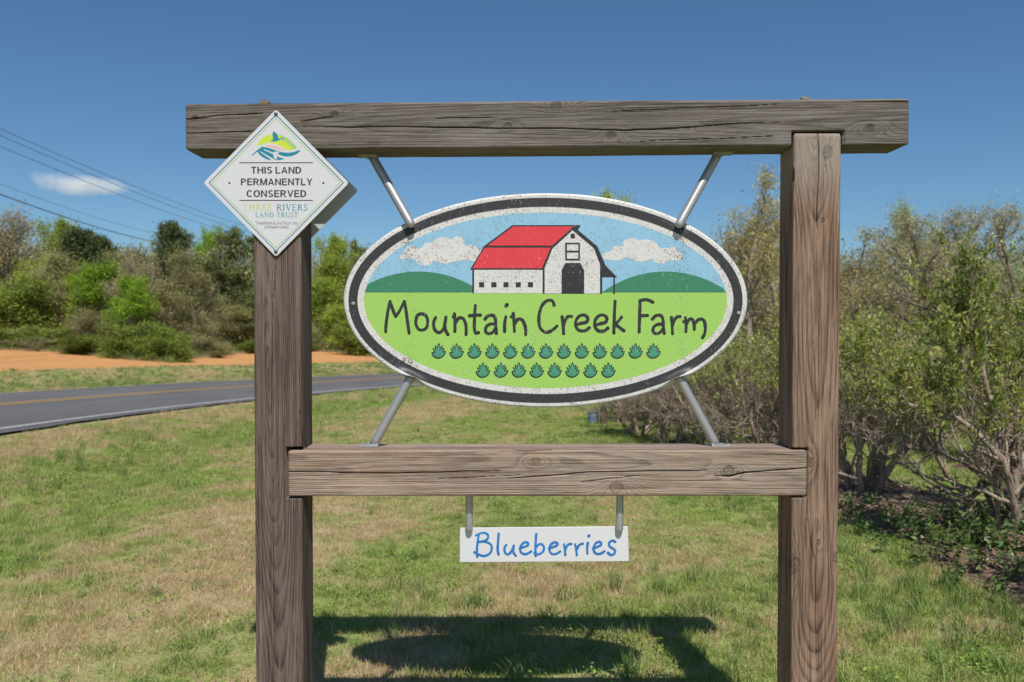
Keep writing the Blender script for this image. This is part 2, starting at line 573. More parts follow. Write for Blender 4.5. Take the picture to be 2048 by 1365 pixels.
# ------------------------------------------------------------------ road line and terrain
RQ = (-8.6384, 15.0478, 0.128, 0.0249, -0.0004, -0.034, 0.0001, 6.4809)
S = np.linspace(-30, 66, 385)
_sc = np.clip(S, -12, 33)
_t = RQ[2] + RQ[3] * _sc + RQ[4] * _sc * _sc
_t = np.where(S < -8, RQ[2] + RQ[3] * -8 + RQ[4] * 64, _t)
_ds = S[1] - S[0]
RX = np.cumsum(np.sin(_t)) * _ds; RY = np.cumsum(np.cos(_t)) * _ds
_i0 = np.argmin(abs(S)); RX += RQ[0] - RX[_i0]; RY += RQ[1] - RY[_i0]
RZ = RQ[5] * S + RQ[6] * S * S
RZ = np.where(S < -6, RQ[5] * -6 + (S + 6) * -0.012, RZ)
RT = _t
RW = RQ[7]


def road_sd(X, Y):
    """signed distance from the centre line (+ lawn side), road height there"""
    X = np.asarray(X, float); Y = np.asarray(Y, float)
    sh = X.shape
    x = X.ravel(); y = Y.ravel()
    sd = np.empty(len(x)); rz = np.empty(len(x))
    for a in range(0, len(x), 20000):
        dx = x[a:a + 20000, None] - RX[None, ::3]; dy = y[a:a + 20000, None] - RY[None, ::3]
        i = np.argmin(dx * dx + dy * dy, 1)
        k = np.arange(len(i))
        tt = RT[::3][i]
        along = dx[k, i] * np.sin(tt) + dy[k, i] * np.cos(tt)
        lat = dx[k, i] * np.cos(tt) - dy[k, i] * np.sin(tt)
        dist = np.sqrt(dx[k, i] ** 2 + dy[k, i] ** 2)
        sd[a:a + 20000] = np.where(lat >= 0, 1, -1) * np.where(np.abs(along) < 1.0, np.abs(lat), dist)
        s_here = S[::3][i] + np.clip(along, -1, 1)
        rz[a:a + 20000] = np.interp(s_here, S, RZ)
    return sd.reshape(sh), rz.reshape(sh)


def hgt(X, Y, road_under=False):
    X = np.asarray(X, float); Y = np.asarray(Y, float)
    sd, rz = road_sd(X, Y)
    hw = RW / 2
    lawn = -0.030 * np.log1p(np.exp((np.minimum(Y, 70) - 13.0) / 1.5)) * 1.5
    lawn = lawn + 0.05 * (fnoise(X * 0.35 + 40, Y * 0.35 + 20, 3) - 0.5) * smooth(2.5, 7, Y)
    lawn = lawn + 0.06 * smooth(0.8, 3.0, X) * smooth(12, 5, Y)
    dn = sd - hw
    w = smooth(4.5, 0.2, dn)
    near = lawn * (1 - w) + (rz - 0.03) * w - 0.16 * np.exp(-((dn - 1.9) / 0.9) ** 2) * smooth(0.0, 0.8, dn)
    df = -sd - hw
    far = rz - 0.03 + 0.36 * smooth(0.3, 4.5, df) + 0.034 * np.clip(df - 4, 0, 45) + 0.05 * (fnoise(X * 0.5 + 9, Y * 0.5, 3) - 0.5) * smooth(0.2, 2, df)
    h = np.where(sd > 0, near, far)
    if road_under:
        h = np.where(np.abs(sd) < hw - 0.2, rz - 0.09, h)
        h = h - 0.22 * smooth(4.9, 6.2, df) * smooth(52, 49, df)
    return h


def gz(x, y):
    return float(hgt(np.array([x]), np.array([y]))[0])


def dryness(X, Y):
    X = np.asarray(X, float); Y = np.asarray(Y, float)
    qa = X * 0.93 - Y * 0.36; qb = X * 0.36 + Y * 0.93            # mowing runs along the road
    a = fnoise(qa * 1.25 + 3, qb * 0.22 + 31, 4)
    b = fnoise(X * 2.3 + 11, Y * 2.6 + 5, 3)
    d = (a - 0.5) * 1.25 + (b - 0.5) * 1.6 + 0.375
    d = d - 0.30 * smooth(-0.5, 1.4, X) * smooth(14, 8, Y)            # greener towards the bushes
    d = d + 0.17 * smooth(0.3, -1.5, X)
    d = d - 0.22 * smooth(7.5, 12, Y) * smooth(-5, -2, X)
    sd, _ = road_sd(X, Y)
    dn = sd - RW / 2
    d = d - 0.45 * np.exp(-((dn - 2.2) / 0.7) ** 2) + 0.35 * np.exp(-((dn - 4.0) / 0.9) ** 2) + 0.25 * np.exp(-((dn - 0.6) / 0.5) ** 2)
    d = np.where(sd < 0, d - 0.05, d)
    return np.clip(d, 0, 1)


def grid_quads(nx, ny):
    i = np.arange(ny - 1)[:, None] * nx; j = np.arange(nx - 1)[None]
    return np.stack([i + j, i + j + 1, i + nx + j + 1, i + nx + j], -1).reshape(-1, 4)


def build_ground():
    xs = np.concatenate([[-900, -500, -300, -200, -140, -100, -75], np.arange(-60, -16, 1.5), np.arange(-16, 9, 0.17), np.arange(9, 40, 1.5), [50, 70, 100, 150, 220, 320, 500, 900]])
    ys = np.concatenate([[-300, -120, -50, -20, -8, -3, -1], np.arange(0, 22, 0.17), np.arange(22, 75, 0.9), [80, 90, 105, 130, 170, 230, 320, 480, 700, 1000, 1500]])
    X, Y = np.meshgrid(xs, ys)
    Z = hgt(X, Y, True)
    fade = smooth(80, 140, np.hypot(X, Y))
    Z = Z * (1 - fade) - 0.6 * fade
    V = np.stack([X, Y, Z], -1).reshape(-1, 3)
    me = np_mesh("ground", V, grid_quads(len(xs), len(ys)), None, {"dry": ('FLOAT', dryness(X, Y))}, True, [M['ground']])
    return link("ground", me, kind="structure", label="mown spring lawn of green and dry tan grass", cat="ground")


build_ground()


def strip(name, offs, mat, lift, s0=-28, s1=64, wob=0.0, label=None, cat=None):
    k = (S >= s0) & (S <= s1)
    s = S[k]; n = len(s)
    cols = []
    for o in offs:
        oo = o + (wob * (fnoise(s * 1.3 + o * 7, s * 0 + 3.3, 3) - 0.5) if abs(o) == max(abs(x) for x in offs) else 0)
        x = RX[k] + oo * np.cos(RT[k]); y = RY[k] - oo * np.sin(RT[k])
        z = RZ[k] + lift + 0.03 * (1 - (np.abs(o) / (RW / 2)) ** 2)
        cols.append(np.stack([x, y, z], -1))
    V = np.stack(cols, 1).reshape(-1, 3)
    me = np_mesh(name, V, grid_quads(len(offs), n), None, None, True, [mat])
    return link(name, me, kind="structure", label=label, cat=cat)


hw = RW / 2
strip("road", np.linspace(-hw, hw, 15), M['asphalt'], 0.0, wob=0.16, label="two lane grey asphalt road curving away behind the signs", cat="road")
strip("edge_line", [hw - 0.38, hw - 0.31, hw - 0.24], M['line_w'], 0.004, label="white edge line on the lawn side of the road", cat="road marking")
strip("edge_line", [-hw + 0.12, -hw + 0.18, -hw + 0.23], M['line_w'], 0.004, label="white edge line on the field side of the road", cat="road marking")
strip("centre_line", [-0.22, -0.15, -0.08], M['line_y'], 0.004, label="yellow centre line nearer the clay field", cat="road marking")
strip("centre_line", [0.08, 0.15, 0.22], M['line_y'], 0.004, label="yellow centre line nearer the lawn", cat="road marking")


def build_field():
    s = np.concatenate([np.arange(-26, 46, 0.35)])
    d = np.concatenate([np.arange(3.7, 16, 0.3), np.arange(16, 52, 1.0)])
    SS, DD = np.meshgrid(s, d)
    rx = np.interp(SS, S, RX); ry = np.interp(SS, S, RY); rt = np.interp(SS, S, RT)
    D2 = DD + RW / 2 + 0.8 * (fnoise(SS * 0.4, SS * 0 + 7, 3) - 0.5) * (DD < 9)
    X = rx - D2 * np.cos(rt); Y = ry + D2 * np.sin(rt)
    Z = hgt(X, Y) + 0.02 + 0.08 * (fnoise(X * 2.2, Y * 2.2, 3) - 0.5) - 0.12 * smooth(4.2, 3.7, DD)
    me = np_mesh("soil_field", np.stack([X, Y, Z], -1).reshape(-1, 3), grid_quads(len(s), len(d)), None, None, True, [M['soil']])
    link("soil_field", me, kind="structure", label="bare orange clay field beyond the road", cat="field")


build_field()

ROW = np.array([(3.20, 2.6), (3.12, 4.0), (3.06, 5.4), (2.78, 6.7), (2.43, 8.0), (2.06, 9.3), (1.72, 10.6), (1.5, 11.4)])


def row_x(y, k=0):
    return np.interp(y, ROW[:, 1], ROW[:, 0]) + 2.55 * k


def build_mulch():
    for k in range(4):
        y = np.arange(2.4, 11.6, 0.09)
        o = np.linspace(-0.95, 0.95, 24)
        OO, YY = np.meshgrid(o, y)
        edge = 0.62 + 0.34 * (fnoise(YY * 1.1 + 5 * k, np.sign(OO) * 3 + 10, 3) - 0.35)
        X = row_x(YY, k) + OO
        prof = 1 - (np.abs(OO) / edge) ** 2
        Z = hgt(X, YY) + np.clip(0.075 * prof, -0.05, 0.08) + 0.035 * (fnoise(X * 9, YY * 9, 3) - 0.5) * (prof > 0)
        end = smooth(2.4, 2.9, YY) * smooth(8.9, 8.1, YY)
        Z = Z - 0.12 * (1 - end)
        me = np_mesh("mulch_bed", np.stack([X, YY, Z], -1).reshape(-1, 3), grid_quads(len(o), len(y)), None, None, True, [M['mulch']])
        link("mulch_bed", me, kind="structure", label=["bark mulch bed under the nearest blueberry row", "bark mulch bed under the second blueberry row", "bark mulch bed under the third blueberry row", "bark mulch bed under the fourth blueberry row"][k], cat="mulch")


build_mulch()


def in_mulch(X, Y):
    m = np.zeros(np.shape(X), bool)
    for k in range(4):
        o = X - row_x(Y, k)
        edge = 0.62 + 0.34 * (fnoise(Y * 1.1 + 5 * k, np.sign(o) * 3 + 10, 3) - 0.35)
        m |= (np.abs(o) < edge * 0.93) & (Y > 2.5) & (Y < 8.5)
    return m

# ------------------------------------------------------------------ the timber frame
YF, DEP = 2.57, 0.14            # front face, timber depth


def timber(name, parent, mat, L, W, D, place, pith, knots=(), cracks=(), notch=None, du=0.0042, na=80, nb=26, seed=0.0, rad=0.007):
    """place(u,a,b) -> world; front face is b = 0, a runs across it; pith(u) -> (a0,b0)"""
    A = []; Bv = []; NA = []; NB = []
    def corner(ca, cb, a0):
        for k in range(1, 4):
            t = a0 + (math.pi / 2) * k / 4
            A.append(ca + rad * math.cos(t)); Bv.append(cb + rad * math.sin(t)); NA.append(math.cos(t)); NB.append(math.sin(t))
    for a in np.linspace(rad, W - rad, na): A.append(a); Bv.append(0.0); NA.append(0); NB.append(-1)
    corner(W - rad, rad, -math.pi / 2)
    for b in np.linspace(rad, D - rad, nb): A.append(W); Bv.append(b); NA.append(1); NB.append(0)
    corner(W - rad, D - rad, 0)
    for a in np.linspace(W - rad, rad, 12): A.append(a); Bv.append(D); NA.append(0); NB.append(1)
    corner(rad, D - rad, math.pi / 2)
    for b in np.linspace(D - rad, rad, nb): A.append(0.0); Bv.append(b); NA.append(-1); NB.append(0)
    corner(rad, rad, math.pi)
    A = np.array(A); Bv = np.array(Bv); NA = np.array(NA); NB = np.array(NB)
    m = len(A)
    nu = int(L / du)
    u = np.linspace(0, L, nu)
    U = np.repeat(u[:, None], m, 1); AA = np.repeat(A[None], nu, 0); BB = np.repeat(Bv[None], nu, 0)
    # ends slightly rounded
    endd = np.minimum(U, L - U)
    # solid wood rings
    pa, pb = pith(U)
    wob = 0.006 * (fnoise(U * 1.6 + seed, AA * 9 + BB * 9 + seed, 3) - 0.5)
    R = np.sqrt((AA - pa) ** 2 + (BB - pb) ** 2) + wob
    K = np.zeros_like(R)
    front = BB < 0.02
    for (ku, ka, kr, kd) in knots:
        d = np.sqrt(((U - ku) / 1.25) ** 2 + (AA - ka) ** 2 + (BB * 0.6) ** 2)
        dl = np.sqrt(((U - ku) / 2.6) ** 2 + (AA - ka) ** 2 + (BB * 0.6) ** 2)
        R = R + 1.3 * kr * np.exp(-(dl / (kr * 1.5)) ** 2)
        core = smooth(kr * 1.0, kr * 0.85, d)
        R = R * (1 - core) + (d * 1.1) * core
        K = np.maximum(K, 0.75 * kd * smooth(kr * 1.05, kr * 0.45, d) * (0.6 + 0.4 * fnoise(U * 90, AA * 90, 2)))
    C = np.zeros_like(R)
    for (pts, wid, dep) in cracks:
        pts = np.array(pts)
        o = np.argsort(pts[:, 0]); pts = pts[o]
        ac = np.interp(U, pts[:, 0], pts[:, 1])
        ac = ac + 0.0035 * (fnoise(U * 14 + pts[0, 1] * 50, U * 0 + seed, 4) - 0.5)
        uu = (U - pts[0, 0]) / (pts[-1, 0] - pts[0, 0])
        openw = 0.62 * wid * np.clip(np.minimum(uu, 1 - uu) * 7, 0, 1) * (0.45 + 1.1 * fnoise(U * 9 + pts[0, 0], U * 0 + 4 + pts[0, 1] * 30, 3))
        if pts[0, 0] < 0.01: openw = np.where(uu < 0.4, np.maximum(openw, wid * 0.45), openw)
        if pts[-1, 0] > L - 0.01: openw = np.where(uu > 0.6, np.maximum(openw, wid * 0.45), openw)
        c = np.clip(1.25 - np.abs(AA - ac) / np.maximum(openw, 1e-5), 0, 1) * front * (openw > 0.0003)
        C = np.maximum(C, c)
    disp = 0.0022 * (fnoise(U * 3 + seed, AA * 30 + BB * 30, 3) - 0.5) + 0.0012 * (fnoise(U * 12, R * 300 + seed, 2) - 0.5)
    disp = disp - 0.008 * C - 0.003 * K
    disp = disp - 0.004 * np.clip(1 - endd / 0.006, 0, 1)
    A2 = AA + NA[None] * disp; B2 = BB + NB[None] * disp
    if notch is not None:
        nd = notch(U, AA)
        ins = (BB < 0.0075) & (nd > 0)
        B2 = np.where(ins, np.maximum(B2, 0) + nd, B2)
    X, Y, Z = place(U, A2, B2)
    V = np.stack([X, Y, Z], -1).reshape(-1, 3)
    i = np.arange(nu - 1)[:, None] * m; j = np.arange(m)[None]
    q = np.stack([i + j, i + (j + 1) % m, i + m + (j + 1) % m, i + m + j], -1).reshape(-1, 4)
    # end caps
    ends = []
    tris = []
    n = len(V)
    cu = []
    for e, row in ((0, 0), (L, nu - 1)):
        x, y, z = place(np.array([e]), np.array([W / 2]), np.array([D / 2]))
        ends.append([float(np.ravel(x)[0]), float(np.ravel(y)[0]), float(np.ravel(z)[0])]); cu.append((e, W / 2, D / 2))
        jj = np.arange(m)
        c0 = n + len(ends) - 1
        a_, b_ = row * m + jj, row * m + (jj + 1) % m
        tris.append(np.stack([np.full(m, c0), b_, a_] if row == 0 else [np.full(m, c0), a_, b_], -1))
    V = np.vstack([V, ends])
    uab = np.vstack([np.stack([U, AA, BB], -1).reshape(-1, 3), np.array(cu)])
    ex = lambda arr, v: np.concatenate([arr.ravel(), [v, v]])
    me = np_mesh(name, V, q, np.vstack(tris), {"ring": ('FLOAT', ex(R, 0.03)), "crack": ('FLOAT', ex(C, 0)), "knot": ('FLOAT', ex(K, 0)), "uab": ('FLOAT_VECTOR', uab)}, True, [mat])
    return child_world(name, me, parent)


frame = empty("sign_frame", (0.1, YF + DEP / 2, 0.0), "weathered timber sign frame of two square posts and two cross beams standing in the lawn", "sign frame")

# top beam, slightly tilted
TB0, TB1 = np.array(P(371, 301, YF)), np.array(P(1818, 290, YF))
TBL = TB1[0] - TB0[0]
TBW = 0.138
tb_place = lambda U, a, b: (TB0[0] + U, YF + b, TB0[2] + (TB1[2] - TB0[2]) * U / TBL + a)


def tb_uv(px, py):
    p = P(px, py, YF); u = p[0] - TB0[0]
    return (u, p[2] - TB0[2] - (TB1[2] - TB0[2]) * u / TBL)


RPX0, RPX1 = 0.838, 0.978         # right post x range
LPX0, LPX1 = -0.770, -0.628       # left post


def rect_notch(u0, u1, a0, a1, d):
    return lambda U, A: np.where((U > u0) & (U < u1) & (A > a0) & (A < a1), d, 0.0)


n_tb = rect_notch(RPX0 - 0.006 - TB0[0], RPX1 + 0.007 - TB0[0], -0.1, tb_uv(1635, 261)[1], 0.05)
tb_cr = [([tb_uv(*p) for p in [(575, 253), (640, 253), (700, 255), (790, 253), (900, 255), (1010, 257), (1130, 257), (1250, 261), (1370, 256), (1480, 247), (1580, 244)]], 0.0030, 1),
         ([tb_uv(*p) for p in [(371, 239), (397, 236), (440, 231), (530, 226)]], 0.0026, 1),
         ([tb_uv(*p) for p in [(371, 267), (430, 265), (520, 262)]], 0.0018, 1),
         ([tb_uv(*p) for p in [(600, 244), (640, 237), (668, 234)]], 0.0020, 1),
         ([tb_uv(*p) for p in [(860, 238), (930, 235), (1000, 236)]], 0.0014, 1),
         ([tb_uv(*p) for p in [(1190, 224), (1330, 219), (1480, 212), (1600, 207)]], 0.0012, 1),
         ([tb_uv(*p) for p in [(1700, 205), (1760, 204), (1818, 203)]], 0.0022, 1),
         ([tb_uv(*p) for p in [(1250, 285), (1330, 280), (1430, 278), (1560, 272)]], 0.0011, 1)]
tb_kn = [(*tb_uv(669, 228), 0.009, 1.0), (*tb_uv(390, 237), 0.008, 1.0), (*tb_uv(1015, 252), 0.008, 0.5), (*tb_uv(1222, 271), 0.011, 0.6), (*tb_uv(1112, 212), 0.013, 0.5), (*tb_uv(1740, 256), 0.012, 0.7), (*tb_uv(1375, 256), 0.005, 0.7)]
timber("beam", frame, M['wood_top'], TBL, TBW, DEP, tb_place, lambda U: (0.055 + 0.02 * np.sin(U * 1.3), 0.10 - 0.012 * U), tb_kn, tb_cr, n_tb, seed=1.3)["label"] = "greyer top cross beam with a long split"

# lower beam
LB0, LB1 = np.array(P(577, 993, YF)), np.array(P(1613, 992, YF))
LBL = LB1[0] - LB0[0]
LBW = 0.138
lb_place = lambda U, a, b: (LB0[0] + U, YF - 0.003 + b, LB0[2] + (LB1[2] - LB0[2]) * U / LBL + a)


def lb_uv(px, py):
    p = P(px, py, YF); u = p[0] - LB0[0]
    return (u, p[2] - LB0[2] - (LB1[2] - LB0[2]) * u / LBL)


lb_cr = [([lb_uv(*p) for p in [(577, 944), (640, 944), (720, 946), (830, 946), (930, 943), (1020, 941)]], 0.0026, 1),
         ([lb_uv(*p) for p in [(1000, 957), (1080, 953), (1170, 945), (1300, 943), (1400, 941), (1432, 938)]], 0.0026, 1),
         ([lb_uv(*p) for p in [(1430, 952), (1458, 953), (1490, 945), (1550, 941), (1613, 936)]], 0.0040, 1),
         ([lb_uv(*p) for p in [(930, 903), (1010, 902), (1110, 901)]], 0.0022, 1),
         ([lb_uv(*p) for p in [(860, 958), (960, 954), (1050, 949)]], 0.0012, 1),
         ([lb_uv(*p) for p in [(1150, 965), (1220, 958), (1290, 950)]], 0.0012, 1)]
lb_kn = [(*lb_uv(1457, 940), 0.013, 0.6), (*lb_uv(1232, 974), 0.016, 0.5), (*lb_uv(1072, 922), 0.011, 0.5)]
lower = timber("beam", frame, M['wood_low'], LBL, LBW, DEP + 0.003, lb_place, lambda U: (0.10 + 0.02 * np.sin(U * 2.0 + 1), 0.09 + 0.015 * U), lb_kn, lb_cr, None, seed=5.1)
lower["label"] = "tan lower cross beam let into the posts"

# posts
PZ0 = -0.12
LPH = 1.955 - PZ0
lp_place = lambda U, a, b: (LPX0 + a, YF + b, PZ0 + U)
RPH = P(1635, 267, YF)[2] - PZ0
rp_place = lambda U, a, b: (RPX0 + a, YF + b, PZ0 + U)
lz0, lz1 = LB0[2], LB0[2] + LBW
n_lp = rect_notch(lz0 - 0.006 - PZ0, lz1 + 0.006 - PZ0, LB0[0] - 0.007 - LPX0, 9, 0.06)
n_rp = rect_notch(lz0 - 0.005 - PZ0, lz1 + 0.007 - PZ0, -9, LB1[0] + 0.006 - RPX0, 0.06)


def lp_uv(px, py):
    p = P(px, py, YF); return (p[2] - PZ0, p[0] - LPX0)


def rp_uv(px, py):
    p = P(px, py, YF); return (p[2] - PZ0, p[0] - RPX0)


lp_cr = [([lp_uv(*p) for p in [(552, 515), (546, 600), (545, 700), (545, 760)]], 0.0009, 1),
         ([lp_uv(*p) for p in [(545, 1020), (547, 1130), (549, 1240), (552, 1300)]], 0.0012, 1),
         ([lp_uv(*p) for p in [(599, 905), (598, 860), (600, 800)]], 0.0010, 1)]
timber("post", frame, M['wood_left'], LPH, LPX1 - LPX0, DEP, lp_place, lambda U: (0.052 + 0.018 * np.sin(U * 2.2 + 0.6), 0.02 + 0.055 * np.sin(U * 1.7 + 1.2)), [], lp_cr, n_lp, seed=9.2)["label"] = "left post behind the white diamond plate"
rp_cr = [([rp_uv(*p) for p in [(1636, 266), (1637, 310), (1638, 350), (1634, 420), (1632, 470)]], 0.0026, 1),
         ([rp_uv(*p) for p in [(1620, 500), (1621, 580), (1626, 680), (1633, 800), (1630, 870)]], 0.0014, 1),
         ([rp_uv(*p) for p in [(1613, 995), (1616, 1040), (1620, 1080), (1631, 1120), (1631, 1230), (1634, 1365)]], 0.0016, 1),
         ([rp_uv(*p) for p in [(1649, 300), (1651, 330), (1652, 350)]], 0.0010, 1),
         ([rp_uv(*p) for p in [(1588, 330), (1589, 345), (1588, 365)]], 0.0016, 1)]
rp_kn = [(*rp_uv(1655, 304), 0.016, 0.55), (*rp_uv(1646, 441), 0.006, 0.9), (*rp_uv(1621, 925), 0.011, 0.5), (*rp_uv(1637, 1085), 0.006, 0.35), (*rp_uv(1672, 1115), 0.012, 0.6), (*rp_uv(1590, 1130), 0.018, 0.3)]
timber("post", frame, M['wood_right'], RPH, RPX1 - RPX0, DEP, rp_place, lambda U: (0.066 + 0.012 * np.sin(U * 1.5), 0.072 + 0.11 * np.clip(0.98 - U, 0, 0.9) ** 2 - 0.26 * np.clip(U - 1.60, 0, 0.5) ** 2 + 0.006 * np.sin(U * 7.0)), rp_kn, rp_cr, n_rp, seed=13.7)["label"] = "reddish right post let into the top beam"

for (px, py, Y, s) in ((530, 204, YF + 0.045, (0.028, 0.03, 0.026)), (1608, 196, YF + 0.05, (0.026, 0.03, 0.022))):
    c = P(px, py, Y)
    me = bevel_box_mesh("peg", s, 0.005, [M['peg']], 2)
    for v in me.vertices: v.co += Vector((random.uniform(-1, 1), random.uniform(-1, 1), random.uniform(-1, 1))) * 0.0015 + Vector((c[0], c[1], c[2] - 0.011))
    child_world("peg", me, frame)
c = P(1680, 960, YF + 0.06)
me = bevel_box_mesh("peg", (0.022, 0.026, 0.026), 0.006, [M['peg']], 2)
for v in me.vertices: v.co += Vector((RPX1 + 0.003, YF + 0.06, c[2]))
child_world("peg", me, frame)
a = Acc(); c = P(508, 968, YF + 0.05)
a.tube([(LPX0 - 0.009, YF + 0.05, c[2]), (LPX0 + 0.004, YF + 0.05, c[2])], 0.009, 10, True)
child_world("bolt", a.mesh("bolt", M['screw']), frame)

# ------------------------------------------------------------------ flat print helpers


def poly_mesh(name, polys, Y, mats, fn=None):
    """polys: list of (px outline, layer, material index); a layer is a 0.25 mm film of print"""
    V = []; T = []; MI = []
    for pts, layer, mi in polys:
        p3 = [Vector((x, y, 0)) for x, y in pts]
        tr = geometry.tessellate_polygon([p3])
        b = len(V)
        ar = sum(pts[i][0] * pts[(i + 1) % len(pts)][1] - pts[(i + 1) % len(pts)][0] * pts[i][1] for i in range(len(pts)))
        for x, y in pts:
            q = P(x, y, Y); V.append((q[0], Y - 0.0001 * layer, q[2]))
        for t in tr:
            i, j, k = t
            (x0, y0), (x1, y1), (x2, y2) = pts[i], pts[j], pts[k]
            cr = (x1 - x0) * (y2 - y0) - (x2 - x0) * (y1 - y0)
            if abs(cr) < 1e-9: continue
            T.append((b + i, b + j, b + k) if cr < 0 else (b + i, b + k, b + j))
            MI.append(mi)
    V = np.array(V)
    return np_mesh(name, V, None, np.array(T), None, False, mats, MI)


def catmull(pts, n=8):
    pts = [np.array(p, float) for p in pts]
    if len(pts) == 2:
        return np.array([pts[0] + (pts[1] - pts[0]) * t for t in np.linspace(0, 1, 5)])
    e = [2 * pts[0] - pts[1]] + pts + [2 * pts[-1] - pts[-2]]
    out = []
    for i in range(1, len(e) - 2):
        p0, p1, p2, p3 = e[i - 1:i + 3]
        for t in np.arange(n) / n:
            out.append(0.5 * ((2 * p1) + (p2 - p0) * t + (2 * p0 - 5 * p1 + 4 * p2 - p3) * t * t + (3 * p1 - p0 - 3 * p2 + p3) * t ** 3))
    out.append(pts[-1])
    return np.array(out)


def strokes_mesh(name, strokes, conv, width, Y, mat, layer0=1, taper=0.0, seed=1):
    """brush strokes: list of control points in crop units, conv -> photo pixels"""
    r = np.random.default_rng(seed)
    V = []; T = []; Q = []
    y = Y - 0.0001 * layer0
    for st in strokes:
        w = width
        if isinstance(st, tuple): st, w = st
        c = catmull(st, 9)
        d = np.gradient(c, axis=0); d /= np.linalg.norm(d, axis=1)[:, None] + 1e-9
        nrm = np.stack([-d[:, 1], d[:, 0]], -1)
        n = len(c)
        ww = w * 0.5 * (1 + 0.14 * (vnoise(np.arange(n) * 0.16 + r.uniform(0, 90), np.full(n, r.uniform(0, 90))) - 0.5) * 2)
        ww = ww * (1 - taper * np.linspace(0, 1, n) ** 2)
        Lp = c + nrm * ww[:, None]; Rp = c - nrm * ww[:, None]
        b = len(V)
        for i in range(n):
            for q in (Lp[i], Rp[i]):
                px, py = conv(*q); p = P(px, py, Y); V.append((p[0], y, p[2]))
            y -= 0.0000007
        for i in range(n - 1):
            Q.append((b + 2 * i, b + 2 * i + 1, b + 2 * i + 3, b + 2 * i + 2))
        for e, sgn, i0 in ((0, -1, 0), (n - 1, 1, 2 * (n - 1))):
            cc = c[e]; base = len(V)
            yy = V[b + i0][1]
            for k in range(1, 6):
                t = math.pi * k / 6
                q = cc + nrm[e] * ww[e] * math.cos(t) + sgn * d[e] * ww[e] * math.sin(t)
                px, py = conv(*q); p = P(px, py, Y); V.append((p[0], yy, p[2]))
            ring = [b + i0] + list(range(base, base + 5)) + [b + i0 + 1]
            for k in range(1, len(ring) - 1): T.append((ring[0], ring[k], ring[k + 1]))
        y -= 0.000001
    return np_mesh(name, np.array(V), np.array(Q), np.array(T), None, False, [mat])


def text_mesh(name, body, box, Y, mat, bold=0.0, layer=1):
    cu = bpy.data.curves.new("tmp_text", 'FONT')
    cu.body = body; cu.size = 1.0; cu.offset = bold; cu.resolution_u = 5
    ob = bpy.data.objects.new("tmp_text", cu)
    COL.objects.link(ob)
    dg = bpy.context.evaluated_depsgraph_get(); dg.update()
    me = bpy.data.meshes.new_from_object(ob.evaluated_get(dg))
    bpy.data.objects.remove(ob); bpy.data.curves.remove(cu)
    me.name = name
    n = len(me.vertices); co = np.zeros(n * 3, np.float32); me.vertices.foreach_get("co", co); co = co.reshape(-1, 3)
    lo, hi = co.min(0), co.max(0)
    out = np.zeros_like(co)
    for i in range(n):
        px = box[0] + (co[i, 0] - lo[0]) / (hi[0] - lo[0]) * (box[2] - box[0])
        py = box[3] - (co[i, 1] - lo[1]) / (hi[1] - lo[1]) * (box[3] - box[1])
        p = P(px, py, Y); out[i] = (p[0], Y - 0.0001 * layer, p[2])
    me.vertices.foreach_set("co", out.ravel())
    me.materials.clear(); me.materials.append(mat)
    me.update()
    return me


# ------------------------------------------------------------------ the oval farm sign
SY = 2.640                        # front sheet
oc = P(1091, 601, SY)
oval = empty("oval_sign", (oc[0], SY + 0.01, P(1091, 815, SY)[2]), "large oval painted farm sign with red roofed barn hung between the beams on four pipes", "sign")
PXM = F / SY * 1.0                # approx pixels per metre on the sheet
SPOTS = [(822, 752, 1), (1357, 752, 1), (823, 449, -1), (1357, 450, -1)]


def sheet_disp(px, py):
    """forward push of the front sheet where the pipes pass, in metres, and inward pull in pixels"""
    f = np.zeros_like(px); pull = np.zeros_like(px)
    for sx, sy, sg in SPOTS:
        d2 = ((px - sx) / (30 if sg > 0 else 22)) ** 2 + ((py - sy) / (20 if sg > 0 else 15)) ** 2
        f = f + (0.017 if sg > 0 else -0.006) * np.exp(-d2)
        if sg > 0: pull = pull + 11.0 * np.exp(-(((px - sx) / 24) ** 2 + ((py - sy - 12) / 17) ** 2))
        else: pull = pull + 7.0 * np.exp(-(((px - sx) / 15) ** 2 + ((py - sy + 3) / 13) ** 2))
    rho = np.hypot((px - 1091) / 403.0, (py - 601) / 214.0)
    return f * smooth(0.925, 0.985, rho), pull * smooth(0.962, 0.998, rho)


def ell(rx, ry, n=360, cx=1091, cy=601):
    t = np.linspace(0, 2 * np.pi, n, endpoint=False)
    return cx + rx * np.cos(t), cy + ry * np.sin(t)


def warp_mesh(name, px, py, quads, tris, layer, mat, disp=True, Y=SY):
    f, pull = sheet_disp(px, py) if disp else (0 * px, 0 * px)
    vx, vy = 1091 - px, 601 - py
    nn = np.hypot(vx, vy) + 1e-6
    px2 = px + vx / nn * pull; py2 = py + vy / nn * pull
    V = np.array([P(a, b, Y) for a, b in zip(px2, py2)])
    V[:, 1] -= f + 0.0001 * layer
    return V


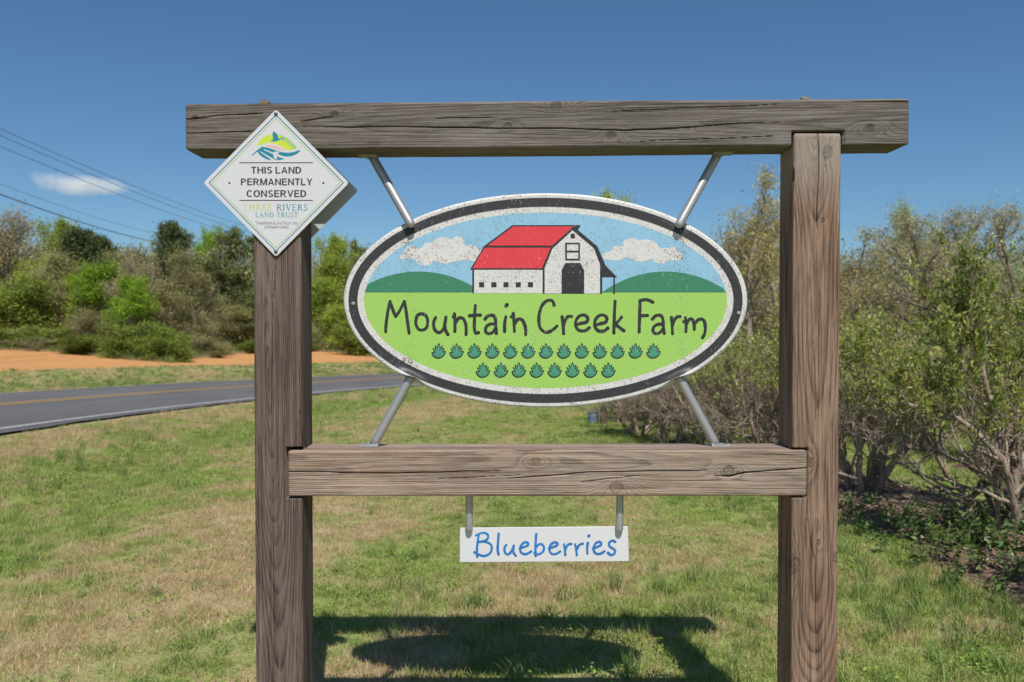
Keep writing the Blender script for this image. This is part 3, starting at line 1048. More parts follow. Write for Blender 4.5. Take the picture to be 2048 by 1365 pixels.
def annulus(name, rings, layer, mat, fill=False, disp=True, Y=SY, n=420, thick=0.0):
    px = []; py = []
    for rx, ry in rings:
        a, b = ell(rx, ry, n); px.append(a); py.append(b)
    px = np.concatenate(px); py = np.concatenate(py)
    k = len(rings)
    i = np.arange(k - 1)[:, None] * n; j = np.arange(n)[None]
    q = np.stack([i + j, i + (j + 1) % n, i + n + (j + 1) % n, i + n + j], -1).reshape(-1, 4)
    t = None
    if fill:
        px = np.append(px, 1091.0); py = np.append(py, 601.0)
        jj = np.arange(n); b = (k - 1) * n
        t = np.stack([b + jj, b + (jj + 1) % n, np.full(n, len(px) - 1)], -1)
    V = warp_mesh(name, px, py, q, t, layer, mat, disp, Y)
    if thick:
        m = len(V)
        V2 = V[:n].copy(); V2[:, 1] += thick
        V = np.vstack([V, V2]); jj = np.arange(n)
        q = np.vstack([q, np.stack([jj, m + jj, m + (jj + 1) % n, (jj + 1) % n], -1)])
    return np_mesh(name, V, q, t, None, False, [mat])


rr = lambda a, b, k: [(a[0] + (b[0] - a[0]) * t, a[1] + (b[1] - a[1]) * t) for t in np.linspace(0, 1, k)]
child_world("front_sheet", annulus("front_sheet", rr((403, 214), (330, 148), 18) + [(200, 90)], 0, M['s_white'], True, thick=0.0022), oval)
child_world("back_sheet", annulus("back_sheet", [(403.5, 214.5), (300, 160)], 0, M['s_back'], True, disp=False, Y=SY + 0.020, thick=0.0022), oval)["label"] = "plain white back sheet showing behind the bent rim"
child_world("border_ring", annulus("border_ring", rr((394, 205), (376, 187.5), 8), 11, M['s_black']), oval)

CX, CY, PR, PQ = 1091, 601, 363, 175.5
HY = 585.5
t0 = math.asin((HY - CY) / PQ)


def arc(a0, a1, n=90):
    return [(CX + PR * math.cos(t), CY + PQ * math.sin(t)) for t in np.linspace(a0, a1, n)]


sky_poly = arc(math.pi - t0, 2 * math.pi + t0, 120)
fld_poly = arc(t0, math.pi - t0, 120)
child_world("painted_sky", poly_mesh("painted_sky", [(sky_poly, 2, 0)], SY, [M['s_sky']]), oval)
child_world("painted_field", poly_mesh("painted_field", [(fld_poly, 2, 0)], SY, [M['s_field']]), oval)


def hill(cx, top, hwid, hgt_, x0, x1):
    rad = (hwid ** 2 + hgt_ ** 2) / (2 * hgt_)
    xs = np.linspace(x0, x1, 40)
    pts = []
    for x in xs:
        y = top + rad - math.sqrt(max(rad * rad - (x - cx) ** 2, 0))
        # stay inside the picture ellipse
        lim = CY - PQ * math.sqrt(max(0, 1 - ((x - CX) / PR) ** 2))
        pts.append((x, min(HY - 0.01, max(y, lim))))
    return pts + [(x1, HY), (x0, HY)]


lx = CX - PR * math.sqrt(1 - ((HY - CY) / PQ) ** 2)
rx_ = CX + PR * math.sqrt(1 - ((HY - CY) / PQ) ** 2)
child_world("painted_hill", poly_mesh("painted_hill", [(hill(837, 543.5, 125, 40, lx + 0.3, 950), 4, 0)], SY, [M['s_hill']]), oval)
child_world("painted_hill", poly_mesh("painted_hill", [(hill(1331, 543.5, 126, 41, 1205, rx_ - 0.3), 4, 0)], SY, [M['s_hill']]), oval)


def smoothpoly(pts, n=5):
    pts = [np.array(p, float) for p in pts]
    out = []
    m = len(pts)
    for i in range(m):
        p0, p1, p2, p3 = pts[i - 1], pts[i], pts[(i + 1) % m], pts[(i + 2) % m]
        for t in np.arange(n) / n:
            out.append(tuple(0.5 * ((2 * p1) + (p2 - p0) * t + (2 * p0 - 5 * p1 + 4 * p2 - p3) * t * t + (3 * p1 - p0 - 3 * p2 + p3) * t ** 3)))
    return out


c2 = lambda u, v: (680 + u / 3.102, 380 + v / 3.102)
c3 = lambda u, v: (1080 + u / 3.102, 380 + v / 3.102)
cl1 = [(370, 412), (398, 395), (408, 358), (450, 347), (482, 366), (510, 355), (530, 330), (572, 327), (602, 300), (650, 295), (692, 306), (722, 290), (760, 302), (778, 348), (820, 342), (860, 368), (905, 385), (900, 440), (850, 446), (800, 437), (740, 440), (650, 458), (592, 442), (545, 470), (490, 460), (462, 432), (420, 425), (385, 430)]
cl2 = [(385, 402), (440, 378), (462, 350), (510, 348), (520, 318), (570, 301), (620, 312), (668, 308), (715, 326), (745, 358), (792, 360), (835, 352), (855, 376), (885, 412), (868, 437), (800, 440), (760, 458), (715, 450), (690, 430), (640, 446), (590, 440), (540, 418), (480, 440), (402, 430)]
child_world("painted_cloud", poly_mesh("painted_cloud", [(smoothpoly([c2(*p) for p in cl1]), 4, 0)], SY, [M['s_white']]), oval)
child_world("painted_cloud", poly_mesh("painted_cloud", [(smoothpoly([c3(*p) for p in cl2]), 4, 0)], SY, [M['s_white']]), oval)

c5 = lambda u, v: (900 + u / 5.689, 430 + v / 5.689)
cv = lambda pts: [c5(*p) for p in pts]
barn = child_world("painted_barn", poly_mesh("painted_barn", [(cv([(228, 625), (385, 358), (708, 118), (1490, 118), (1456, 174), (1676, 358), (1770, 577), (1903, 712), (1732, 712), (1732, 899), (1055, 899), (1055, 893), (253, 893), (253, 625)]), 6, 0)], SY, [M['s_ink']]), oval)


def bpart(name, polys, mat, layer=8):
    me = poly_mesh(name, [(cv(p), layer, 0) for p in polys], SY, [mat])
    return child_world(name, me, barn)


# a sub-part is parented to the barn print, whose origin is the sign's origin
def child_sub(name, me, parent, root):
    off = np.array(root.location, np.float32)
    co = np.zeros(len(me.vertices) * 3, np.float32); me.vertices.foreach_get("co", co)
    me.vertices.foreach_set("co", (co.reshape(-1, 3) - off).ravel()); me.update()
    return link(name, me, parent)


def bpart(name, polys, mat, layer=8):
    return child_sub(name, poly_mesh(name, [(cv(p), layer, 0) for p in polys], SY, [mat]), barn, oval)


bpart("roof", [[(720, 134), (1402, 134), (1165, 350), (428, 350)]], M['s_red'])
bpart("roof", [[(395, 375), (1146, 375), (1046, 608), (254, 608)]], M['s_red'])
bpart("side_wall", [[(275, 627), (1053, 627), (1053, 893), (275, 893)]], M['s_white'])
bpart("gable_wall", [[(1077, 896), (1077, 608), (1165, 388), (1393, 178), (1638, 385), (1706, 565), (1706, 896)]], M['s_white'])
for u in (330, 470, 608, 747, 887):
    bpart("window", [[(u, 767), (u + 58, 767), (u + 58, 826), (u, 826)]], M['s_ink'], 10)
bpart("window", [[(1372, 216), (1420, 216), (1420, 270), (1372, 270)]], M['s_ink'], 10)
bpart("loft_window", [[(1310, 318), (1478, 318), (1478, 522), (1310, 522)]], M['s_ink'], 10)
for v0, v1 in ((338, 408), (432, 500)):
    bpart("pane", [[(1331, v0), (1459, v0), (1459, v1), (1331, v1)]], M['s_white'], 12)
bpart("barn_door", [[(1269, 897), (1269, 633), (1312, 548), (1480, 548), (1527, 633), (1527, 897)]], M['s_ink'], 10)
bpart("lean_to_post", [[(1858, 710), (1876, 710), (1876, 903), (1858, 903)]], M['s_ink'], 10)

c4 = lambda u, v: (740 + u / 2.926, 580 + v / 2.926)
w0 = 18.5
mountain = [[(92, 246), (93, 215), (99, 165), (107, 115), (118, 68)], [(118, 70), (134, 118), (151, 157)], [(151, 156), (174, 122), (200, 68)], [(202, 68), (212, 130), (220, 190), (229, 252)],
            [(300, 139), (278, 150), (268, 190), (280, 226), (304, 236), (330, 222), (338, 186), (328, 152), (304, 140), (290, 143)],
            [(384, 162), (372, 195), (380, 235), (405, 250), (428, 232), (440, 190), (444, 160)], [(444, 162), (438, 205), (443, 238), (457, 262)],
            [(494, 140), (497, 185), (497, 243)], [(486, 158), (497, 150)], [(498, 196), (520, 166), (545, 168), (560, 200), (563, 232), (562, 262)],
            [(616, 92), (612, 160), (611, 225), (618, 252), (635, 250)], [(582, 152), (612, 148), (646, 148)],
            [(672, 172), (692, 152), (720, 150), (734, 172), (736, 210), (740, 255)], [(734, 200), (706, 200), (682, 214), (676, 240), (690, 256), (716, 250), (734, 226)],
            ([(797, 92), (802, 88)], 24), [(795, 158), (788, 200), (788, 243)],
            [(838, 138), (843, 190), (845, 243)], [(826, 158), (840, 152)], [(845, 202), (866, 172), (890, 176), (906, 206), (911, 236), (911, 262)],
            [(1078, 90), (1068, 66), (1042, 62), (1012, 84), (993, 130), (988, 180), (998, 225), (1026, 248), (1062, 240), (1094, 212)],
            [(1124, 158), (1130, 205), (1133, 256)], [(1132, 212), (1144, 176), (1160, 156), (1180, 156)],
            [(1202, 206), (1236, 196), (1268, 188), (1274, 166), (1256, 148), (1228, 152), (1206, 178), (1204, 212), (1222, 236), (1256, 240), (1284, 222)],
            [(1314, 208), (1348, 198), (1378, 190), (1386, 166), (1368, 148), (1340, 152), (1318, 178), (1316, 214), (1334, 238), (1366, 242), (1392, 224)],
            [(1434, 68), (1430, 150), (1427, 252)], [(1472, 160), (1452, 184), (1432, 204)], [(1434, 200), (1462, 222), (1486, 240)],
            [(1580, 64), (1578, 150), (1575, 246)], [(1582, 62), (1620, 58), (1655, 72)], [(1580, 152), (1624, 150)],
            [(1652, 172), (1672, 152), (1700, 150), (1714, 172), (1716, 210), (1722, 255)], [(1714, 202), (1686, 202), (1662, 216), (1656, 240), (1670, 256), (1696, 250), (1714, 228)],
            [(1764, 162), (1768, 205), (1770, 257)], [(1769, 212), (1780, 180), (1796, 160), (1814, 156)],
            [(1846, 162), (1850, 200), (1848, 244)], [(1836, 186), (1850, 182)], [(1851, 200), (1870, 172), (1888, 176), (1896, 204), (1898, 232)], [(1898, 200), (1920, 176), (1944, 172), (1958, 190), (1962, 226), (1958, 256), (1946, 280)]]
words = [mountain[:17], mountain[17:26], mountain[26:]]
# split by letter x so that each word is one part
flat = [s if isinstance(s, tuple) else (s, w0) for s in mountain]
wd = {0: [], 1: [], 2: []}
for s in flat:
    x = s[0][0][0]
    wd[0 if x < 950 else (1 if x < 1530 else 2)].append(s)
for k in range(3):
    child_world("lettering", strokes_mesh("lettering", wd[k], c4, w0, SY, M['s_ink'], 8, seed=3 + k), oval)

leaf_out = [(0, -47), (8, -34), (11, -24), (22, -33), (24, -20), (21, -12), (33, -20), (33, -8), (27, 2), (42, -2), (41, 10), (34, 26), (20, 39), (0, 46), (-18, 44), (-33, 34), (-41, 20), (-41, 6), (-28, 4), (-34, -8), (-34, -20), (-22, -10), (-24, -22), (-20, -34), (-10, -24), (-8, -34)]
leaf_in = [(0, -38), (5, -30), (8, -16), (17, -25), (18, -18), (13, -4), (27, -13), (26, -6), (18, 7), (35, 5), (33, 14), (26, 26), (14, 34), (-1, 38), (-15, 36), (-27, 28), (-34, 18), (-34, 11), (-18, 9), (-27, -6), (-27, -13), (-13, -3), (-19, -17), (-17, -26), (-7, -16), (-6, -30)]
veins = [[(-1.8, 20), (1.8, 20), (3.5, -20), (0, -30), (-3.5, -20)], [(4, 18), (6, 20), (20, 0), (22, -8), (17, -6)], [(-4, 18), (-6, 20), (-20, 0), (-22, -8), (-17, -6)], [(7, 24), (8, 27), (27, 15), (29, 10), (24, 12)], [(-7, 24), (-8, 27), (-27, 17), (-29, 12), (-24, 14)]]
for row, (n, x0, cy, st) in enumerate(((13, 402.0, 358, 104.7), (8, 661.5, 470, 104.7))):
    for i in range(n):
        cx = x0 + st * i
        f = lambda pts: [c4(cx + a, cy + b + 0.6 * math.sin(i * 2.1 + row)) for a, b in pts]
        polys = [(smoothpoly(f(leaf_out), 3), 5, 0), (smoothpoly(f(leaf_in), 3), 7, 1)] + [(f(v), 9, 2) for v in veins]
        child_world("painted_leaf", poly_mesh("painted_leaf", polys, SY, [M['s_ink'], M['s_leaf'], M['s_vein']]), oval)

for px_, py_ in ((706, 608), (1477, 627)):
    q_ = P(px_, py_, SY); A = Acc()
    A.tube([(q_[0], SY - 0.0035, q_[2]), (q_[0] + 0.001, SY + 0.001, q_[2])], 0.0062, 12, True)
    child_world("rivet", A.mesh("rivet", M['flange']), oval)

# pipes with welded flanges
R_P = 0.0136


def pipe(a, b, front_end, flange_at, up):
    ac = Acc()
    a = np.array(a); b = np.array(b)
    pts = [a + (b - a) * t for t in np.linspace(0, 1, 14)]
    rad = np.full(14, R_P)
    n = (b - a) / np.linalg.norm(b - a)
    if front_end:                                   # rounded end lying over the front sheet
        for k in range(1, 6):
            t = math.pi / 2 * k / 5
            pts.append(b + n * R_P * math.sin(t)); rad = np.append(rad, max(R_P * math.cos(t), 0.0006))
    ac.tube(pts, rad, 20, True)
    o = child_world("pipe", ac.mesh("pipe", M['steel'], True), oval)
    # flange: bevelled plate with an uneven weld collar
    fl = bevel_box_mesh("flange", (0.058, 0.040, 0.007), 0.002, [M['flange']], 2)
    for v in fl.vertices: v.co += Vector(flange_at)
    bm = bmesh.new(); bm.from_mesh(fl)
    rr_ = np.random.default_rng(int(abs(a[0]) * 999))
    for k in range(14):
        t = 2 * math.pi * k / 14
        m4 = Matrix.Translation(Vector((a[0] + math.cos(t) * R_P * 1.12, a[1] + math.sin(t) * R_P * 1.05, a[2] + up * (0.001 + rr_.uniform(0, 0.002))))) @ Matrix.Scale(rr_.uniform(0.8, 1.25), 4)
        bmesh.ops.create_icosphere(bm, subdivisions=1, radius=0.0042, matrix=m4)
    for sx in (-0.023, 0.023):
        bmesh.ops.create_cone(bm, cap_ends=True, segments=8, radius1=0.0055, radius2=0.005, depth=0.005, matrix=Matrix.Translation(Vector(flange_at) + Vector((sx, -0.009, up * 0.005))))
    bm.to_mesh(fl); bm.free()
    off = Vector(oval.location)
    for v in fl.vertices: v.co -= off
    link("flange", fl, o)
    return o


YP = SY + 0.0125
def on_beam_z(x, top):
    if top: return TB0[2] + (TB1[2] - TB0[2]) * (x - TB0[0]) / TBL
    return LB0[2] + LBW


for (bx, sx, sy) in ((744, 821, 447), (1437, 1359, 448)):
    x = P(bx, 316, YP + 0.01)[0]; z = on_beam_z(x, True)
    e = P(sx, sy, SY - R_P - 0.004)
    pipe((x, YP + 0.012, z - 0.004), e, True, (x - 0.012 if bx < 1000 else x + 0.012, YP + 0.012, z - 0.003), -1)
for (bx, sx, sy) in ((747, 823, 752), (1432, 1356, 752)):
    x = P(bx, 886, YP)[0]; z = on_beam_z(x, False)
    e = np.array(P(sx, sy, YP)); d = e - np.array((x, YP, z))
    pipe((x, YP, z + 0.004), e + d * 0.02, False, (x - 0.012 if bx < 1000 else x + 0.012, YP, z + 0.003), 1)

# ------------------------------------------------------------------ the hanging board
BY = 2.632
board = empty("hanging_board", P(1088, 1125, BY), "small white board hand lettered in blue hanging below the lower beam", "sign")
bc = [P(920, 1056.5, BY), P(1256, 1053.5, BY), P(1258, 1123, BY), P(919.5, 1125, BY)]
bm = bmesh.new()
f0 = [bm.verts.new(v) for v in bc]; b0 = [bm.verts.new((v[0], BY + 0.006, v[2])) for v in bc]
bm.faces.new(f0); bm.faces.new(b0[::-1])
for i in range(4): bm.faces.new([f0[(i + 1) % 4], f0[i], b0[i], b0[(i + 1) % 4]])
bmesh.ops.recalc_face_normals(bm, faces=bm.faces)
bmesh.ops.bevel(bm, geom=bm.edges[:], offset=0.0008, segments=1, affect='EDGES')
me = bpy.data.meshes.new("panel"); bm.to_mesh(me); bm.free(); me.materials.append(M['b_white'])
child_world("panel", me, board)
c6 = lambda u, v: (880 + u / 4.876, 970 + v / 4.876)
blue = [[(378, 488), (366, 570), (360, 640), (363, 706)], [(352, 494), (395, 474), (440, 470), (468, 492), (466, 522), (440, 545), (395, 556), (380, 558)], [(382, 557), (440, 556), (490, 578), (505, 615), (496, 655), (465, 684), (420, 694), (375, 680), (334, 657)],
        ([(572, 476), (566, 560), (562, 630), (572, 680)], 25), [(648, 585), (630, 612), (632, 655), (655, 680), (685, 664), (705, 630), (720, 594)], [(720, 594), (714, 640), (722, 670), (740, 692)],
        [(778, 622), (815, 608), (850, 594), (862, 574), (842, 560), (810, 570), (786, 605), (784, 645), (806, 672), (846, 674), (890, 650)],
        ([(938, 480), (933, 560), (930, 630), (934, 694)], 25), [(936, 612), (962, 582), (992, 580), (1012, 604), (1010, 640), (985, 668), (950, 678), (920, 668)],
        [(1064, 622), (1100, 608), (1135, 594), (1147, 574), (1128, 560), (1095, 570), (1070, 605), (1070, 645), (1090, 672), (1130, 674), (1172, 650)],
        [(1210, 580), (1218, 630), (1222, 684)], [(1221, 636), (1236, 600), (1256, 580), (1282, 576)],
        [(1318, 580), (1328, 630), (1334, 684)], [(1332, 636), (1348, 600), (1368, 580), (1392, 574)],
        ([(1448, 500), (1455, 496)], 27), ([(1442, 568), (1436, 610), (1437, 668)], 25),
        [(1492, 622), (1530, 606), (1562, 592), (1574, 572), (1556, 556), (1524, 566), (1500, 602), (1500, 642), (1522, 670), (1562, 672), (1604, 648)],
        [(1708, 556), (1690, 544), (1662, 552), (1646, 580), (1662, 606), (1692, 624), (1708, 648), (1694, 676), (1664, 682), (1638, 662)]]
child_world("lettering", strokes_mesh("lettering", blue, c6, 22.5, BY - 0.0004, M['b_blue'], 1, seed=11), board)
for px, py1 in ((938.5, 1057), (1239, 1058)):
    ac = Acc()
    top = P(px, 985, BY + 0.003); e = P(px, py1, BY - 0.0095)
    q = np.array([[top[0], BY - 0.0095, top[2] + 0.02], [top[0], BY - 0.0095, (top[2] + e[2]) / 2], list(e)])
    q = [q[0] + (q[2] - q[0]) * t for t in np.linspace(0, 1, 8)]; rad = [0.0113] * 8
    for k in range(1, 6):
        t = math.pi / 2 * k / 5
        q.append(np.array(e) + np.array([0, 0, -0.0113 * math.sin(t)])); rad.append(max(0.0113 * math.cos(t), 0.0005))
    ac.tube(q, rad, 18, True)
    child_world("hanger", ac.mesh("hanger", M['steel'], True), board)

# ------------------------------------------------------------------ the diamond plates
DY = YF - 0.0075
DC = [(552, 219), (698, 366), (552, 514), (407, 366)]


def diamond_mesh(name, Y, mat, th=0.0018, mirrored=False):
    pts = []
    for i in range(4):
        a = np.array(DC[i - 1], float); b = np.array(DC[i], float); c = np.array(DC[(i + 1) % 4], float)
        r = 6.0
        p = b + (a - b) / np.linalg.norm(a - b) * r; q = b + (c - b) / np.linalg.norm(c - b) * r
        for t in np.linspace(0, 1, 6):
            pts.append((1 - t) ** 2 * p + 2 * t * (1 - t) * b + t * t * q)
    W3 = [np.array(P(x, y, DY)) for x, y in pts]
    bm = bmesh.new()
    f = [bm.verts.new((v[0], Y, v[2])) for v in W3]; b = [bm.verts.new((v[0], Y + th, v[2])) for v in W3]
    bm.faces.new(f); bm.faces.new(b[::-1])
    n = len(f)
    for i in range(n): bm.faces.new([f[(i + 1) % n], f[i], b[i], b[(i + 1) % n]])
    bmesh.ops.recalc_face_normals(bm, faces=bm.faces)
    me = bpy.data.meshes.new(name); bm.to_mesh(me); bm.free(); me.materials.append(mat)
    return me


dia = empty("diamond_plate", P(552, 514, DY), "white diamond conservation plate with green leaf emblem screwed to the front of the left post", "sign", None)
child_world("plate", diamond_mesh("plate", DY, M['p_white']), dia)


def dframe(inset, wpx):
    out = []
    cx, cy = 552.0, 366.5
    for s in (inset, inset + wpx):
        k = 1 - s / 147.0
        out.append([(cx + (x - cx) * k, cy + (y - cy) * k) for x, y in DC])
    return out


def dline(name, inset, wpx, mat):
    o, i = dframe(inset, wpx)
    polys = [([o[k], o[(k + 1) % 4], i[(k + 1) % 4], i[k]], 1, 0) for k in range(4)]
    child_world(name, poly_mesh(name, polys, DY, [mat]), dia)


dline("border_line", 10.0, 2.6, M['p_blue'])
dline("border_line", 16.5, 2.4, M['p_green'])
c1 = lambda u, v: (400 + u / 4.0139, 190 + v / 4.0139)
bx1 = lambda a, b, c, d: (*c1(a, b), *c1(c, d))
for v in (546, 848):
    x0, y0, x1, y1 = bx1(316, v - 4, 907, v + 4)
    child_world("rule_line", poly_mesh("rule_line", [([(x0, y0), (x1, y0), (x1, y1), (x0, y1)], 1, 0)], DY, [M['p_text']]), dia)
for u in (236, 990):
    x, y = c1(u, 709); pts = [(x + 2.2 * math.cos(t), y + 2.2 * math.sin(t)) for t in np.linspace(0, 2 * math.pi, 14, endpoint=False)]
    child_world("dot", poly_mesh("dot", [(pts, 1, 0)], DY, [M['p_text']]), dia)
# heavy plain capitals: bars and arcs in a unit cell, y 0 base..1 cap


BW = 1.22


def bar(x0, y0, x1, y1, w):
    w = w * BW
    return [(x0 - w / 2, y0), (x0 + w / 2, y0), (x1 + w / 2, y1), (x1 - w / 2, y1)]


def hb(x0, x1, y, h):
    h = h * BW
    return [(x0, y - h / 2), (x1, y - h / 2), (x1, y + h / 2), (x0, y + h / 2)]


def arcband(cx, cy, rx, ry, a0, a1, w0_, w1_, n=14):
    o = []; i = []
    for t in np.linspace(a0, a1, n):
        k = abs(math.cos(t)); w = (w0_ + (w1_ - w0_) * k) * BW
        o.append((cx + rx * math.cos(t), cy + ry * math.sin(t))); i.append((cx + (rx - w) * math.cos(t), cy + (ry - w * 0.85) * math.sin(t)))
    return o + i[::-1]


pi = math.pi
SAN = {
    'T': [bar(.5, 0, .5, .93, .23), hb(.02, .98, .925, .15)],
    'H': [bar(.13, 0, .13, 1, .21), bar(.87, 0, .87, 1, .21), hb(.13, .87, .53, .15)],
    'I': [bar(.5, 0, .5, 1, .72)],
    'S': [arcband(.5, .73, .44, .28, .12 * pi, 1.5 * pi, .15, .22), arcband(.5, .27, .47, .28, -.88 * pi, .5 * pi, .15, .22)],
    'L': [bar(.16, 0, .16, 1, .24), hb(.1, .98, .075, .15)],
    'A': [[(0, 0), (.21, 0), (.60, 1), (.40, 1)], [(.79, 0), (1, 0), (.60, 1), (.40, 1)], hb(.22, .78, .30, .15)],
    'N': [bar(.13, 0, .13, 1, .20), bar(.87, 0, .87, 1, .20), [(.03, 1), (.24, 1), (.97, 0), (.76, 0)]],
    'D': [bar(.14, 0, .14, 1, .22), arcband(.40, .5, .57, .5, -pi / 2, pi / 2, .15, .22, 20), hb(.1, .42, .925, .15), hb(.1, .42, .075, .15)],
    'P': [bar(.14, 0, .14, 1, .23), arcband(.52, .71, .44, .29, -pi / 2, pi / 2, .15, .22), hb(.1, .54, .925, .15), hb(.1, .54, .49, .14)],
    'E': [bar(.15, 0, .15, 1, .24), hb(.1, .95, .925, .15), hb(.1, .98, .075, .15), hb(.1, .90, .52, .14)],
    'R': [bar(.13, 0, .13, 1, .22), arcband(.50, .71, .42, .29, -pi / 2, pi / 2, .15, .21), hb(.1, .52, .925, .15), hb(.1, .52, .49, .14), [(.38, .46), (.62, .46), (1.0, 0), (.74, 0)]],
    'M': [bar(.10, 0, .10, 1, .17), bar(.90, 0, .90, 1, .17), [(.02, 1), (.25, 1), (.58, 0), (.42, 0)], [(.75, 1), (.98, 1), (.58, 0), (.42, 0)]],
    'Y': [bar(.5, 0, .5, .46, .23), [(0, 1), (.25, 1), (.61, .40), (.39, .40)], [(.75, 1), (1, 1), (.61, .40), (.39, .40)]],
    'C': [arcband(.52, .5, .50, .52, .22 * pi, 1.78 * pi, .15, .22, 24)],
    'O': [arcband(.5, .5, .50, .52, 0, 2 * pi, .15, .21, 36)],
    'V': [[(0, 1), (.24, 1), (.60, 0), (.40, 0)], [(.76, 1), (1, 1), (.60, 0), (.40, 0)]],
}
SNW = {'T': .62, 'H': .70, 'I': .21, 'S': .64, 'L': .58, 'A': .74, 'N': .70, 'D': .70, 'P': .64, 'E': .62, 'R': .71, 'M': .82, 'Y': .68, 'C': .72, 'O': .77, 'V': .70, ' ': .17}


def sans(body, u0, u1, v0, v1):
    gap = 0.085
    tot = sum(SNW[c] for c in body) + gap * (len(body) - 1); k = (u1 - u0) / tot; u = u0
    polys = []; lay = 1.0
    for c in body:
        w = SNW[c] * k
        if c != ' ':
            for pl in SAN[c]:
                polys.append(([c1(u + w * x, v1 + (v0 - v1) * y) for x, y in pl], lay, 0)); lay += 0.05
        u += w + gap * k
    child_world("lettering", poly_mesh("lettering", polys, DY, [M['p_text']]), dia)


sans("THIS LAND", 410, 815, 578, 633)
sans("PERMANENTLY", 328, 903, 672, 727)
sans("CONSERVED", 372, 855, 766, 822)
child_world("lettering", text_mesh("lettering", "(704)647-0302", bx1(517, 1052, 711, 1081), DY, M['p_text'], 0.0), dia)


# small capitals line: big and small letters set one after the other
def smallcaps(body, u0, u1, vtop, vbase, small):
    ws = {'T': .9, 'H': 1.05, 'R': 1.0, 'E': .9, 'I': .42, 'V': .98, 'S': .92, 'L': .84, 'A': 1.0, 'N': 1.06, 'D': 1.04, 'U': 1.02, '.': .4, 'O': 1.12, 'G': 1.1}
    tot = sum(ws[c.upper()] * (1 if c.isupper() else small) for c in body)
    u = u0; k = (u1 - u0) / tot
    for c in body:
        w = ws[c.upper()] * (1 if c.isupper() else small) * k
        h = (vbase - vtop) * (1 if c.isupper() else small)
        if c == '.': h = (vbase - vtop) * 0.14
        yield c.upper(), (u + 0.09 * w, vbase - h, u + w * 0.91, vbase)
        u += w


acc_v = []
url_objs = []
for ch, b in smallcaps("ThreeRiversLandTrust.org", 444, 787, 1017, 1042, 0.78):
    url_objs.append(text_mesh("lettering", ch, bx1(*b), DY, M['p_text'], -0.004))


def join_meshes(name, meshes, mat):
    V = []; Fq = []
    n = 0
    for m in meshes:
        V += [tuple(v.co) for v in m.vertices]
        Fq += [[n + i for i in p.vertices] for p in m.polygons]
        n += len(m.vertices)
    me = bpy.data.meshes.new(name); me.from_pydata(V, [], Fq); me.materials.append(mat); me.update()
    for m in meshes: bpy.data.meshes.remove(m)
    return me


child_world("lettering", join_meshes("lettering", url_objs, M['p_text']), dia)

# roman capitals with serifs: bars given as polygons in a unit cell (x 0..1, y 0 base..1 cap)
BW = 1.08
tk, tn, sf = 0.17, 0.075, 0.06
SER = {
    'T': [bar(.5, 0, .5, 1, tk), hb(.03, .97, .965, .07), bar(.05, .80, .05, 1, .06), bar(.95, .80, .95, 1, .06), hb(.32, .68, .02, .04)],
    'H': [bar(.2, 0, .2, 1, tk), bar(.8, 0, .8, 1, tk), hb(.2, .8, .52, .06), hb(.03, .37, .02, .04), hb(.63, .97, .02, .04), hb(.03, .37, .98, .04), hb(.63, .97, .98, .04)],
    'R': [bar(.2, 0, .2, 1, tk), arcband(.38, .74, .42, .26, -pi / 2, pi / 2, .06, .17), hb(.2, .40, .97, .06), hb(.2, .40, .50, .06), [(.40, .50), (.58, .50), (1.0, 0), (.80, 0)], hb(.03, .37, .02, .04), hb(.03, .2, .98, .04)],
    'E': [bar(.2, 0, .2, 1, tk), hb(.05, .85, .97, .06), hb(.05, .90, .03, .06), hb(.2, .68, .52, .06), bar(.84, .80, .84, 1, .06), bar(.90, 0, .90, .20, .06), bar(.68, .42, .68, .62, .05)],
    'I': [bar(.5, 0, .5, 1, .42), hb(0, 1, .02, .04), hb(0, 1, .98, .04)],
    'V': [[(.08, 1), (.28, 1), (.57, 0), (.47, 0)], [(.83, 1), (.91, 1), (.57, 0), (.47, 0)], hb(-.02, .38, .98, .04), hb(.70, 1.03, .98, .04)],
    'S': [arcband(.5, .74, .40, .27, .15 * pi, 1.5 * pi, .07, .15), arcband(.5, .26, .43, .27, -.85 * pi, .5 * pi, .07, .16), bar(.85, .72, .85, .98, .05), bar(.1, .02, .1, .3, .05)],
    'L': [bar(.22, 0, .22, 1, tk), hb(.05, .92, .03, .06), bar(.92, 0, .92, .24, .06), hb(.03, .42, .98, .04)],
    'A': [[(.07, 0), (.15, 0), (.54, 1), (.46, 1)], [(.72, 0), (.92, 0), (.56, 1), (.46, 1)], hb(.25, .72, .36, .055), hb(-.03, .28, .02, .04), hb(.62, 1.02, .02, .04)],
    'N': [bar(.16, 0, .16, 1, .075), bar(.86, 0, .86, 1, .075), [(.10, 1), (.30, 1), (.90, 0), (.80, 0)], hb(.02, .3, .02, .04), hb(.72, 1.0, .98, .04)],
    'D': [bar(.2, 0, .2, 1, tk), arcband(.38, .5, .58, .5, -pi / 2, pi / 2, .06, .18, 20), hb(.05, .4, .97, .06), hb(.05, .4, .03, .06)],
    'U': [bar(.18, .3, .18, 1, tk), bar(.82, .3, .82, 1, .075), arcband(.5, .32, .40, .34, pi, 2 * pi, .08, .12, 16), hb(.0, .36, .98, .04), hb(.68, .98, .98, .04)],
}
SW = {'T': .92, 'H': 1.12, 'R': 1.0, 'E': .84, 'I': .42, 'V': 1.06, 'S': .76, 'L': .84, 'A': 1.04, 'N': 1.12, 'D': 1.10, 'U': 1.08, ' ': .5}


